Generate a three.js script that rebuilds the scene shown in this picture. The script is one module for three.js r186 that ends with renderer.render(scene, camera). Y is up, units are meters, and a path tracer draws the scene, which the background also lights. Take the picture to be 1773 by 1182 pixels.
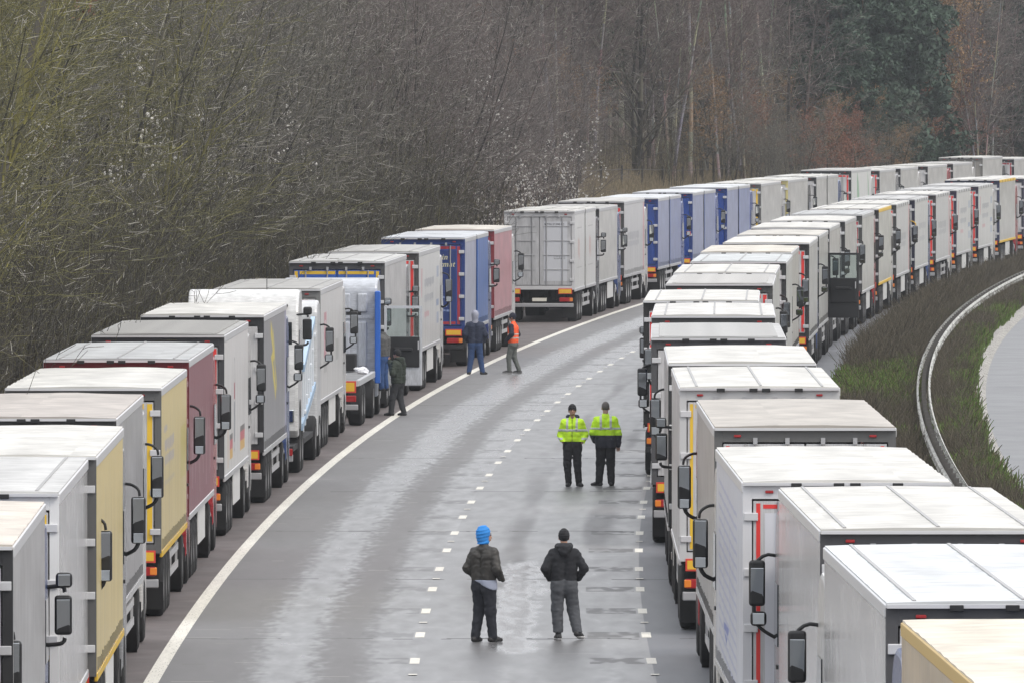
import * as THREE from 'three';
import { mergeGeometries } from 'three/addons/utils/BufferGeometryUtils.js';
import { RoundedBoxGeometry } from 'three/addons/geometries/RoundedBoxGeometry.js';
import { ImprovedNoise } from 'three/addons/math/ImprovedNoise.js';

// ------------------------------------------------------------------ camera, sky, sun, exposure
const FOCAL = 22000, PH = 1182, HORIZON = 130, CAM_H = 8.9;
const scene = new THREE.Scene();
const camera = new THREE.PerspectiveCamera(THREE.MathUtils.radToDeg(2 * Math.atan(PH / 2 / FOCAL)), 1773 / 1182, 5, 4000);
camera.position.set(0, CAM_H, 0);
camera.rotation.x = -Math.atan((PH / 2 - HORIZON) / FOCAL);
scene.add(camera);

const noise = new ImprovedNoise();
function rng(seed) { let s = seed >>> 0; return () => { s = (s + 0x6D2B79F5) >>> 0; let t = s; t = Math.imul(t ^ (t >>> 15), t | 1); t ^= t + Math.imul(t ^ (t >>> 7), t | 61); return ((t ^ (t >>> 14)) >>> 0) / 4294967296; }; }
function fbm(x, y, z = 0, oct = 4) { let s = 0, a = 0.5; for (let i = 0; i < oct; i++) { s += a * noise.noise(x, y, z + i * 7.3); x *= 2.03; y *= 2.03; a *= 0.5; } return s; }
const clamp = (v, a = 0, b = 1) => Math.min(b, Math.max(a, v));
const smooth = (a, b, v) => { const t = clamp((v - a) / (b - a)); return t * t * (3 - 2 * t); };

// overcast sky: evenly clouded, a little brighter towards the zenith
const SKY_LEVEL = 1.0;
{
  const w = 256, h = 128, data = new Float32Array(w * h * 4);
  for (let j = 0; j < h; j++) for (let i = 0; i < w; i++) {
    const el = ((j + 0.5) / h - 0.5) * Math.PI, az = (i + 0.5) / w * Math.PI * 2;
    const se = Math.max(0, Math.sin(el));
    const cx = Math.cos(az) * Math.cos(el), cz = Math.sin(az) * Math.cos(el);
    const cloud = 1 + 0.14 * fbm(cx * 2.2 + 5, cz * 2.2 + 3, se * 2.5, 4);
    const L = SKY_LEVEL * (0.92 + 0.36 * se) * cloud, k = (j * w + i) * 4;
    data[k] = L * 0.965; data[k + 1] = L * 0.985; data[k + 2] = L * 1.03; data[k + 3] = 1;
  }
  const sky = new THREE.DataTexture(data, w, h, THREE.RGBAFormat, THREE.FloatType);
  sky.mapping = THREE.EquirectangularReflectionMapping; sky.magFilter = THREE.LinearFilter; sky.needsUpdate = true;
  scene.background = sky; scene.environment = sky;
}
const sun = new THREE.DirectionalLight(0xfff4e6, 1.2);
sun.position.set(160, 260, -160); sun.target.position.set(0, 0, -300);
sun.castShadow = true; sun.shadow.radius = 34;
sun.shadow.mapSize.set(4096, 4096);
Object.assign(sun.shadow.camera, { left: -260, right: 260, top: 400, bottom: -400, near: 1, far: 1200 });
scene.add(sun, sun.target);

const renderer = new THREE.WebGLRenderer({ antialias: true });
renderer.setSize(1024, 682);
renderer.toneMapping = THREE.LinearToneMapping;
renderer.toneMappingExposure = 1.3;
renderer.shadowMap.enabled = true;

// ------------------------------------------------------------------ helpers
const used = {};
function numbered(n) { const k = used[n] = (used[n] || 0) + 1; return k === 1 ? n : `${n}_${String(k - 1).padStart(3, '0')}`; }
function std(r, g, b, rough = 0.6, extra = {}) { const m = new THREE.MeshStandardMaterial({ roughness: rough, ...extra }); m.color.setRGB(r, g, b); return m; }
function mesh(name, geo, mat, parent, pos) {
  const m = new THREE.Mesh(geo, mat); m.name = name; m.castShadow = m.receiveShadow = true;
  if (pos) m.position.set(...pos);
  if (parent) parent.add(m); return m;
}
function top(o, name, label, category, group) { o.name = numbered(name); o.userData.label = label; o.userData.category = category; if (group) o.userData.group = group; scene.add(o); return o; }
function structure(o, name) { o.name = numbered(name); o.userData.kind = 'structure'; scene.add(o); return o; }
function box(w, h, d, x = 0, y = 0, z = 0) { const g = new THREE.BoxGeometry(w, h, d); g.translate(x, y, z); return g; }
const rbCache = {};
function rbox(w, h, d, r = 0.02, x = 0, y = 0, z = 0) { const k = [w, h, d, r].join(); const g = (rbCache[k] ||= new RoundedBoxGeometry(w, h, d, 2, r)).clone(); g.translate(x, y, z); return g; }
function merge(list) { return mergeGeometries(list.map(g => g.index ? g.toNonIndexed() : g), false); }
function tubeThrough(pts, r, seg = 12, rad = 6) { return new THREE.TubeGeometry(new THREE.CatmullRomCurve3(pts.map(p => new THREE.Vector3(...p))), seg, r, rad, false); }

// the road's line in plan: o = metres right of the solid edge line, d = metres ahead
const base = d => -5.3 + 1.12e-4 * (d - 190) ** 2;
const heading = d => Math.atan(2 * 1.12e-4 * (d - 190));
function at(o, d, y = 0) { const a = heading(d); return new THREE.Vector3(base(d) + Math.cos(a) * o, y, -d + Math.sin(a) * o); }
function strip(o0, o1, d0, d1, y, nd, no = 1, uv = null, yf = null) {
  const pos = [], uvs = [], idx = [];
  for (let j = 0; j <= nd; j++) for (let i = 0; i <= no; i++) {
    const o = o0 + (o1 - o0) * i / no, d = d0 + (d1 - d0) * j / nd, p = at(o, d, yf ? yf(o, d) : y);
    pos.push(p.x, p.y, p.z); uvs.push(...(uv ? uv(o, d) : [o, d]));
  }
  for (let j = 0; j < nd; j++) for (let i = 0; i < no; i++) { const a = j * (no + 1) + i, b = a + 1, c = a + no + 1, e = c + 1; idx.push(a, b, c, b, e, c); }
  const g = new THREE.BufferGeometry();
  g.setAttribute('position', new THREE.Float32BufferAttribute(pos, 3)); g.setAttribute('uv', new THREE.Float32BufferAttribute(uvs, 2));
  g.setIndex(idx); g.computeVertexNormals(); return g;
}
function byteTexture(w, h, f, srgb = false, repeat = false) {
  const data = new Uint8Array(w * h * 4);
  for (let j = 0; j < h; j++) for (let i = 0; i < w; i++) { const c = f(i / w, j / h, i, j), k = (j * w + i) * 4; data[k] = clamp(c[0], 0, 255); data[k + 1] = clamp(c[1], 0, 255); data[k + 2] = clamp(c[2], 0, 255); data[k + 3] = 255; }
  const t = new THREE.DataTexture(data, w, h, THREE.RGBAFormat); t.magFilter = THREE.LinearFilter; t.minFilter = THREE.LinearMipmapLinearFilter; t.generateMipmaps = true;
  if (srgb) t.colorSpace = THREE.SRGBColorSpace;
  if (repeat) t.wrapS = t.wrapT = THREE.RepeatWrapping; else t.wrapS = t.wrapT = THREE.ClampToEdgeWrapping;
  t.needsUpdate = true; return t;
}

// ------------------------------------------------------------------ the road
const DASH0 = 184, DASH_STEP = 9, LANE1 = 3.82, LANE2 = 7.42, RIGHT_EDGE = 11.25;
{
  const D0 = 180, D1 = 500, R = rng(11);
  const scratches = []; for (let i = 0; i < 260; i++) scratches.push([R() * 7, 184 + R() * 260, 0.15 + R() * 0.5, 0.05 + R() * 0.1, R()]);
  const W = 512, H = 2048, col = new Float32Array(W * H * 3), rou = new Float32Array(W * H);
  for (let j = 0; j < H; j++) for (let i = 0; i < W; i++) {
    const o = i / W * 11.5 - 0.1, d = D0 + (D1 - D0) * j / H, k = j * W + i;
    const wob = 0.35 * fbm(d * 0.03, 1.7, 0, 3), oo = o + wob;
    let wet = 0, puddle = 0, c;
    const fine = fbm(o * 3, d * 0.35, 2, 4), rag = fbm(o * 6, d * 0.9, 9, 3);
    if (o < LANE1) {
      wet = 0.95 * smooth(1.05, 1.65, oo + rag * 0.45) * (1 - smooth(2.05, 2.65, oo + rag * 0.45)) + 0.9 * smooth(2.75, 3.3, oo + rag * 0.35);
      wet = wet * (0.92 + 0.3 * fine) + 0.22 * smooth(250, 330, d) + 0.12 * fine;
      c = 0.165 + 0.014 * fine;
    } else if (o < LANE2) {
      wet = 0.82 + 0.22 * fine + 0.14 * rag;
      const damp = smooth(0.1, 0.5, fbm(o * 0.9 + 3, d * 0.03, 4, 3) + 0.3 * Math.exp(-(((oo - 5.1) / 0.35) ** 2)) + 0.25 * Math.exp(-(((oo - 6.6) / 0.4) ** 2)) - 0.05);
      wet -= 0.4 * damp;
      const zone = smooth(193, 197, d) * (1 - smooth(228, 240, d)), near = 1 - smooth(190, 196, d);
      const pz = Math.exp(-(((oo - 5.3) / 0.5) ** 2)) * 0.95 + Math.exp(-(((oo - 6.75) / 0.42) ** 2)) * 0.3 + rag * 0.45 + fine * 0.45;
      puddle = smooth(0.36, 0.95, pz * zone + 0.55 * near * (Math.exp(-(((oo - 5.1) / 0.3) ** 2)) + 0.9 * Math.exp(-(((oo - 6.7) / 0.4) ** 2)) + rag * 0.35));
      c = 0.15 + 0.012 * fine;
    } else {
      wet = 0.45 + 0.12 * fine + 0.1 * rag; c = 0.135 + 0.008 * fine;
    }
    wet = clamp(wet);
    // transverse seams and worn cracks
    const seam = Math.abs(((d + 0.6 * fbm(o * 0.7, d * 0.02, 1, 2)) % 23.7) - 11) < 0.09 && fbm(o * 1.3, Math.floor(d / 23.7) * 3.1, 5, 2) > -0.08 ? 1 : 0;
    let rgb = [c * 1.0, c * 0.985, c * 1.0];
    if (o > LANE2) rgb = [c * 0.94, c * 0.98, c * 1.09];
    const g = 1 - 0.28 * wet; rgb = rgb.map(v => v * g * (1 - 0.45 * seam));
    let rough = 0.78 - 0.50 * wet + 0.05 * rag;
    rough = rough * (1 - 0.9 * puddle) + 0.075 * 0.9 * puddle;
    if (seam) rough = 0.8;
    // old lane marks that were blacked out beside each new one
    for (const [lo, amt] of [[LANE1, 0.55], [LANE2, 1]]) {
      const near = Math.abs(((d - DASH0 + 4.5) % DASH_STEP) - 4.5 + 0.0);
      if (o > lo - 0.95 && o < lo - 0.12 && near < 1.05) { const n2 = smooth(-0.1, 0.2, fbm(o * 4, d * 0.8, 3, 2) + 0.12) * amt; rgb = rgb.map(v => v * (1 - 0.3 * n2)); rough = rough * (1 - 0.6 * n2) + 0.66 * 0.6 * n2; }
    }
    col[k * 3] = rgb[0]; col[k * 3 + 1] = rgb[1]; col[k * 3 + 2] = rgb[2]; rou[k] = rough;
  }
  for (const [o, d, w, l, a] of scratches) {
    const j0 = Math.round((d - D0) / (D1 - D0) * H), j1 = j0 + Math.max(1, Math.round(l / (D1 - D0) * H));
    for (let j = j0; j < j1; j++) for (let i = Math.round((o + 0.1) / 11.5 * W); i < (o + 0.1 + w) / 11.5 * W; i++) { const k = j * W + i; if (k * 3 + 2 >= col.length) continue; const v = 0.14 + 0.16 * a; col[k * 3] = v; col[k * 3 + 1] = v * 0.98; col[k * 3 + 2] = v * 0.94; }
  }
  const lin2s = v => 255 * (v <= 0.0031308 ? 12.92 * v : 1.055 * Math.pow(v, 1 / 2.4) - 0.055);
  const map = byteTexture(W, H, (u, v, i, j) => { const k = (j * W + i) * 3; return [lin2s(col[k]), lin2s(col[k + 1]), lin2s(col[k + 2])]; }, true);
  const rmap = byteTexture(W, H, (u, v, i, j) => { const r = rou[j * W + i] * 255; return [r, r, r]; });
  const m = new THREE.MeshStandardMaterial({ map, roughnessMap: rmap, roughness: 1 });
  const uv = (o, d) => [(o + 0.1) / 11.5, clamp((d - D0) / (D1 - D0), 0.004, 0.996)];
  const geo = strip(-0.1, RIGHT_EDGE + 0.1, 20, 960, 0, 470, 6, uv);
  const road = mesh('road', geo, m); structure(road, 'road');

  // worn white paint
  const paintTex = byteTexture(64, 512, (u, v) => { const n = fbm(u * 9, v * 60, 3, 3), q = fbm(u * 3, v * 18, 7, 3); const c = 214 + 26 * q - (n > 0.26 ? 70 : 0); return [c, c * 0.985, c * 0.94]; }, true, true);
  const paint = new THREE.MeshStandardMaterial({ map: paintTex, roughness: 0.6 });
  mesh('edge_line', strip(-0.11, 0.11, 20, 960, 0.004, 470, 1, (o, d) => [(o + 0.11) / 0.22, d / 20]), paint, road);
  for (const lo of [LANE1, LANE2]) for (let n = -2; n < 62; n++) {
    const d = DASH0 + n * DASH_STEP; if (lo === LANE2 && n > 24) continue;
    mesh('lane_dash', strip(lo - 0.075, lo + 0.075, d - 0.95, d + 0.95, 0.004, 2, 1, (o, dd) => [(o - lo + 0.1) * 5, dd * 0.37]), paint, road);
    if (n % 2 === 0) mesh('road_stud', strip(lo - 0.06, lo + 0.07, d + 4.3, d + 4.62, 0.012, 1, 1), paint, road);
  }
  // hard shoulder: brownish older asphalt
  const shTex = byteTexture(256, 1024, (u, v) => { const n = fbm(u * 8, v * 90, 1, 4), q = fbm(u * 3, v * 20, 6, 3); const c = 92 + 16 * n + 16 * q; return [c * 1.04, c * 0.96, c * 0.95]; }, true, true);
  const shRough = byteTexture(64, 512, (u, v) => { const r = 195 + 60 * fbm(u * 5, v * 40, 4, 3); return [r, r, r]; }, false, true);
  const sh = new THREE.MeshStandardMaterial({ map: shTex, roughnessMap: shRough, roughness: 1 });
  structure(mesh('hard_shoulder', strip(-3.7, -0.1, 20, 960, 0, 470, 2, (o, d) => [o / 3.7, d / 80]), sh), 'hard_shoulder');
  // far carriageway: wet and plain
  const fcR = byteTexture(256, 1024, (u, v) => { const n = fbm(u * 9, v * 60, 8, 4), r = 255 * (0.42 + 0.07 * n); return [r, r, r]; }, false, true);
  const fcC = byteTexture(256, 1024, (u, v) => { const n = fbm(u * 7, v * 50, 3, 4); const c = 84 + 14 * n; return [c, c * 1.0, c * 1.02]; }, true, true);
  structure(mesh('far_carriageway', strip(15.5, 27, 20, 960, 0, 470, 3, (o, d) => [(o - 15.5) / 11.5, d / 120]), new THREE.MeshStandardMaterial({ map: fcC, roughnessMap: fcR, roughness: 1 })), 'road');
}

// ------------------------------------------------------------------ banks, hill, reservation
function groundTexture(r, g, b, var1, seedz, sx = 6, sy = 6) {
  return byteTexture(512, 512, (u, v) => { const n = fbm(u * 60, v * 60, seedz, 3), q = fbm(u * sx, v * sy, seedz + 3, 4); const k = 1 + var1 * n + var1 * q; return [r * k, g * k, b * k]; }, true, true);
}
const bankHeight = (o, d) => { const x = -o - 3.9; if (x <= 0) return 0; const s = 0.30; const hgt = x < 16 ? s * x : s * 16 + (x - 16) * 0.06; return hgt + 0.25 * fbm(o * 0.3, d * 0.1, 2, 3) * Math.min(1, x / 2); };
{
  const litter = new THREE.MeshStandardMaterial({ map: groundTexture(78, 66, 52, 0.5, 2), roughness: 0.95 });
  structure(mesh('embankment', strip(-90, -3.7, 100, 1050, 0, 300, 60, (o, d) => [o / 12, d / 12], bankHeight), litter), 'embankment');
  // dry grass on the open slope past the last shrubs
  const straw = new THREE.MeshStandardMaterial({ map: groundTexture(100, 88, 66, 0.35, 5), roughness: 0.95 });
  structure(mesh('grass_slope', strip(-20, -4.2, 585, 770, 0, 80, 20, (o, d) => [o / 9, d / 9], (o, d) => bankHeight(o, d) + 0.03), straw), 'grass_slope');
  const res = new THREE.MeshStandardMaterial({ map: groundTexture(60, 56, 40, 0.55, 8), roughness: 0.95 });
  structure(mesh('central_reservation', strip(RIGHT_EDGE + 0.1, 15.12, 20, 960, 0, 470, 4, (o, d) => [o / 4, d / 4], (o, d) => o < RIGHT_EDGE + 0.2 || o > 15.05 ? 0.0 : 0.06 + 0.12 * (0.5 + fbm(o * 1.5, d * 0.4, 4, 3))), res), 'central_reservation');
  const kerbTex = byteTexture(64, 1024, (u, v) => { const n = fbm(u * 6, v * 110, 2, 4), q = fbm(u * 2, v * 30, 5, 3); const c = 150 + 46 * q - (n > 0.14 ? 60 : 0); return [c, c * 0.98, c * 0.94]; }, true, true);
  const kg = strip(15.12, 15.5, 20, 960, 0.12, 470, 2, (o, d) => [(o - 15.1) / 0.4, d / 40], (o, d) => o > 15.45 ? 0.0 : 0.12);
  structure(mesh('kerb', kg, new THREE.MeshStandardMaterial({ map: kerbTex, roughness: 0.8 })), 'kerb');
  // far hill that closes the valley
  const hill = new THREE.PlaneGeometry(1400, 260, 70, 12); const hp = hill.attributes.position;
  for (let i = 0; i < hp.count; i++) { const x = hp.getX(i), t = (hp.getY(i) + 130) / 260; hp.setXYZ(i, x, 3 + 34 * smooth(0, 1, t) + 4 * fbm(x * 0.012, t * 3, 1, 3), -(930 + 320 * t)); }
  hill.computeVertexNormals();
  structure(mesh('hill', hill, new THREE.MeshStandardMaterial({ map: (() => { const t = groundTexture(70, 60, 52, 0.4, 12); t.repeat.set(40, 8); return t; })(), roughness: 1 })), 'hill');
  const base0 = new THREE.PlaneGeometry(3000, 3000); base0.rotateX(-Math.PI / 2);
  structure(mesh('ground', base0, std(0.06, 0.05, 0.035, 1), null, [0, -0.35, -900]), 'ground');
}
// verge on the far right
structure(mesh('verge', strip(27, 120, 20, 960, 0, 100, 4, (o, d) => [o / 12, d / 12], (o, d) => Math.max(0, o - 29) * 0.12), new THREE.MeshStandardMaterial({ map: groundTexture(80, 76, 48, 0.4, 15), roughness: 0.95 })), 'verge');

// double-sided steel barrier along the reservation
{
  const g = new THREE.Group();
  top(g, 'crash_barrier', 'double sided corrugated steel crash barrier curving through the weedy central reservation', 'barrier');
  const steelTex = byteTexture(64, 1024, (u, v) => { const n = fbm(u * 5, v * 160, 2, 3), q = fbm(u * 2, v * 20, 8, 3); const c = 190 + 40 * q - (n > 0.16 ? 80 : 0); return [c, c, c * 0.97]; }, true, true);
  const steel = new THREE.MeshStandardMaterial({ map: steelTex, roughness: 0.55, metalness: 0.15 });
  const dark = std(0.09, 0.085, 0.08, 0.8);
  const prof = [[0.0, 0.46], [0.0, 0.49], [0.05, 0.52], [0.05, 0.56], [0.0, 0.60], [0.05, 0.64], [0.05, 0.68], [0.0, 0.71], [0.0, 0.74]];
  for (const s of [-1, 1]) {
    const pos = [], uv = [], idx = [], n = 240, P = prof.length;
    for (let j = 0; j <= n; j++) { const d = 236 + j * 1.6; for (let i = 0; i < P; i++) { const p = at(13.8 + s * (0.13 + prof[i][0]), d, prof[i][1]); pos.push(p.x, p.y, p.z); uv.push(i / P, d / 60); } }
    for (let j = 0; j < n; j++) for (let i = 0; i < P - 1; i++) { const a = j * P + i, b = a + 1, c = a + P, e = c + 1; idx.push(a, b, c, b, e, c); }
    const q = new THREE.BufferGeometry(); q.setAttribute('position', new THREE.Float32BufferAttribute(pos, 3)); q.setAttribute('uv', new THREE.Float32BufferAttribute(uv, 2)); q.setIndex(idx); q.computeVertexNormals();
    const sm = steel.clone(); sm.side = THREE.DoubleSide; mesh('rail', q, sm, g);
  }
  const pg = box(0.1, 0.76, 0.07, 0, 0.38, 0);
  for (let d = 238; d < 618; d += 3.2) { const p = at(13.8, d); const m = mesh('post', pg, dark, g, [p.x, 0, p.z]); m.rotation.y = -heading(d); }
}

// ------------------------------------------------------------------ lorry kit
const M = {
  black: std(0.01, 0.01, 0.011, 0.5), rubber: std(0.014, 0.014, 0.015, 0.9), chassis: std(0.018, 0.018, 0.02, 0.85),
  steel: std(0.42, 0.42, 0.43, 0.4, { metalness: 0.5 }), alu: std(0.62, 0.62, 0.63, 0.35, { metalness: 0.4 }), rim: std(0.4, 0.4, 0.41, 0.5, { metalness: 0.3 }),
  whitePaint: std(0.74, 0.74, 0.73, 0.35), glass: std(0.02, 0.025, 0.03, 0.05), mirrorGlass: std(0.55, 0.58, 0.6, 0.03, { metalness: 1 }),
  tail: std(0.35, 0.012, 0.014, 0.3), amber: std(0.75, 0.22, 0.02, 0.4), boardYellow: std(0.75, 0.45, 0.03, 0.5), boardRed: std(0.62, 0.05, 0.03, 0.5), plate: std(0.7, 0.68, 0.6, 0.5),
  tapeRed: std(0.68, 0.035, 0.03, 0.4), tapeYellow: std(0.72, 0.46, 0.03, 0.45), tapeDarkRed: std(0.36, 0.03, 0.045, 0.45),
};
const grime = byteTexture(512, 256, (u, v) => { const s = fbm(u * 90, v * 2.2, 4, 3), q = fbm(u * 8, v * 5, 9, 4); const low = fbm(u * 40, v * 9, 1, 3) * (v < 0.25 ? 1 : 0.35); const c = 228 + 44 * s + 34 * q + 40 * low; return [c, c * 0.995, c * 0.985]; }, true, true);
const roofTex = byteTexture(256, 512, (u, v) => { const s = fbm(u * 6, v * 40, 4, 4), q = fbm(u * 4, v * 5, 2, 4); const c = 222 + 40 * s + 46 * q; return [c, c * 0.99, c * 0.966]; }, true, true);
function painted(c, rough = 0.3) { const m = new THREE.MeshPhysicalMaterial({ map: grime, roughness: rough, clearcoat: 0.15, clearcoatRoughness: 0.15 }); m.color.setRGB(...c); return m; }
const paintCache = {};
const paintOf = (c, rough = 0.3) => paintCache[c.join() + rough] ||= painted(c, rough);
const roofOf = (c, rib) => paintCache['r' + c.join() + rib] ||= (() => { const m = new THREE.MeshStandardMaterial({ map: roofTex, roughness: 0.5 }); m.color.setRGB(...c); return m; })();
function printed(draw, w = 1024, h = 256, rough = 0.3) {
  const cv = document.createElement('canvas'); cv.width = w; cv.height = h; const x = cv.getContext('2d'); draw(x, w, h);
  const t = new THREE.CanvasTexture(cv); t.colorSpace = THREE.SRGBColorSpace; t.magFilter = THREE.LinearFilter;
  return new THREE.MeshPhysicalMaterial({ map: t, roughness: rough, clearcoat: 0.15, clearcoatRoughness: 0.15 });
}
function bg(x, w, h, css, seed = 3) { // ground colour with grime streaks
  x.fillStyle = css; x.fillRect(0, 0, w, h); const R = rng(seed);
  for (let i = 0; i < 420; i++) { x.fillStyle = `rgba(${R() < 0.5 ? '40,38,36' : '255,255,255'},${0.02 + 0.05 * R()})`; const ww = 2 + R() * 10; x.fillRect(R() * w, R() * h * 0.5, ww, h * (0.2 + R() * 0.8)); }
}
// shared shapes
const tyreGeo = (() => { const p = [[0.27, -0.17], [0.44, -0.18], [0.50, -0.15], [0.515, -0.1], [0.515, 0.1], [0.50, 0.15], [0.44, 0.18], [0.27, 0.17]].map(a => new THREE.Vector2(...a)); const g = new THREE.LatheGeometry(p, 28); g.rotateZ(Math.PI / 2); return g; })();
const rimGeo = (() => { const p = [[0.02, -0.02], [0.10, -0.03], [0.12, 0.05], [0.22, 0.08], [0.26, 0.16], [0.285, 0.17], [0.285, -0.15], [0.1, -0.15], [0.02, -0.15]].map(a => new THREE.Vector2(...a)); const g = new THREE.LatheGeometry(p, 20); g.rotateZ(-Math.PI / 2); return g; })();
const boltGeo = box(0.03, 0.03, 0.03);
function wheel(parent, s, z, rim = M.rim, dual = false) {
  const w = new THREE.Group(); w.name = 'wheel'; w.position.set(s * 1.07, 0.515, z); parent.add(w);
  mesh('tyre', tyreGeo, M.rubber, w); const r = mesh('rim', rimGeo, rim, w); if (s < 0) r.rotation.y = Math.PI;
  if (dual) mesh('tyre', tyreGeo, M.rubber, w, [-s * 0.37, 0, 0]);
  return w;
}
const mirrorGeo = {
  big: rbox(0.23, 0.52, 0.12, 0.045), small: rbox(0.25, 0.24, 0.13, 0.05), bigGlass: rbox(0.175, 0.42, 0.012, 0.005), smallGlass: rbox(0.16, 0.15, 0.012, 0.005),
  slim: rbox(0.22, 0.62, 0.11, 0.045), round: rbox(0.22, 0.20, 0.11, 0.08),
};
function mirror(parent, s, kind, z, capMat) {
  mirrorParts(parent, s, kind, z, capMat); const g = parent.children[parent.children.length - 1]; g.scale.setScalar(0.9); g.position.x -= s * 0.03;
  for (const m of g.children) if (m.name === 'mirror_glass') { m.rotation.x = m.position.y < -0.2 ? 0.03 : 0.16; m.rotation.y = s * 0.06; m.position.z += 0.012; }
}
function mirrorParts(parent, s, kind, z, capMat) {
  const g = new THREE.Group(); g.name = 'mirror'; g.position.set(s * 1.46, 2.62, z); parent.add(g);
  if (kind === 1) { // hooped arm, slim head, small head below
    mesh('mirror_arm', tubeThrough([[-s * 0.27, 0.48, -0.05], [-s * 0.08, 0.5, -0.03], [s * 0.06, 0.38, 0], [s * 0.07, 0, 0], [s * 0.05, -0.42, 0], [-s * 0.27, -0.66, -0.05]], 0.026, 20), M.black, g);
    mesh('mirror_housing', mirrorGeo.slim, M.black, g, [s * 0.04, 0.12, 0]); mesh('mirror_glass', mirrorGeo.bigGlass, M.mirrorGlass, g, [s * 0.04, 0.12, 0.057]);
    mesh('wide_mirror_housing', mirrorGeo.round, capMat || M.black, g, [s * 0.02, -0.36, 0]); mesh('mirror_glass', mirrorGeo.smallGlass, M.mirrorGlass, g, [s * 0.02, -0.36, 0.057]);
  } else if (kind === 2) { // small round head above a tall one
mesh('mirror_arm', tubeThrough([[-s * 0.27, 0.26, -0.05], [0, 0.27, 0], [s * 0.02, 0.2, 0]], 0.028, 8), M.black, g); mesh('mirror_arm', tubeThrough([[-s * 0.27, -0.5, -0.05], [0, -0.46, 0], [s * 0.02, -0.4, 0]], 0.028, 8), M.black, g);
    mesh('mirror_housing', mirrorGeo.big, M.black, g, [0, -0.1, 0]); mesh('mirror_glass', mirrorGeo.bigGlass, M.mirrorGlass, g, [0, -0.1, 0.066]);
    mesh('wide_mirror_housing', mirrorGeo.round, M.black, g, [s * 0.01, 0.36, 0]); mesh('mirror_glass', mirrorGeo.smallGlass, M.mirrorGlass, g, [s * 0.01, 0.36, 0.057]);
  } else { // one tall shell with two glasses on a top arm
    mesh('mirror_arm', tubeThrough([[-s * 0.26, 0.53, -0.12], [-s * 0.12, 0.52, -0.06], [s * 0.0, 0.44, 0], [s * 0.02, 0.34, 0]], 0.024, 10), capMat || M.black, g);
    mesh('mirror_foot', tubeThrough([[-s * 0.28, -0.62, -0.1], [-s * 0.05, -0.5, 0], [0, -0.4, 0]], 0.035, 6), M.black, g);
    mesh('mirror_housing', rbox(0.23, 0.74, 0.13, 0.045), M.black, g, [0, -0.04, 0]);
    mesh('mirror_glass', mirrorGeo.bigGlass, M.mirrorGlass, g, [0, 0.1, 0.072]); mesh('mirror_glass', mirrorGeo.smallGlass, M.mirrorGlass, g, [0, -0.32, 0.072]);
  }
}
const cabShape = (() => {
  const s = new THREE.Shape(); // x = forward, y = up
  s.moveTo(0, 0.95); s.lineTo(0, 3.3); s.quadraticCurveTo(0.02, 3.52, 0.3, 3.58); s.lineTo(1.2, 3.6); s.quadraticCurveTo(1.75, 3.55, 1.9, 3.15); s.lineTo(2.15, 2.1); s.quadraticCurveTo(2.27, 1.7, 2.28, 1.2); s.lineTo(2.28, 0.55); s.lineTo(2.1, 0.42); s.lineTo(1.75, 0.42); s.quadraticCurveTo(1.7, 1.02, 1.2, 1.04); s.quadraticCurveTo(0.72, 1.02, 0.66, 0.55); s.lineTo(0.3, 0.55); s.lineTo(0.3, 0.95); s.lineTo(0, 0.95);
  const g = new THREE.ExtrudeGeometry(s, { depth: 2.36, bevelEnabled: true, bevelSize: 0.05, bevelThickness: 0.06, bevelSegments: 2, curveSegments: 6 });
  g.translate(0, 0, -1.18); g.rotateY(Math.PI / 2); return g; // forward = -z
})();
const sideWindowGeo = (() => { const s = new THREE.Shape(); s.moveTo(0.62, 2.0); s.lineTo(0.62, 2.75); s.lineTo(1.72, 2.75); s.lineTo(1.98, 2.0); s.lineTo(0.62, 2.0); const g = new THREE.ExtrudeGeometry(s, { depth: 0.02, bevelEnabled: false }); g.rotateY(Math.PI / 2); return g; })();
const screenGeo = (() => { const g = new RoundedBoxGeometry(2.2, 1.0, 0.03, 2, 0.01); g.rotateX(-0.24); return g; })();
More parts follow.
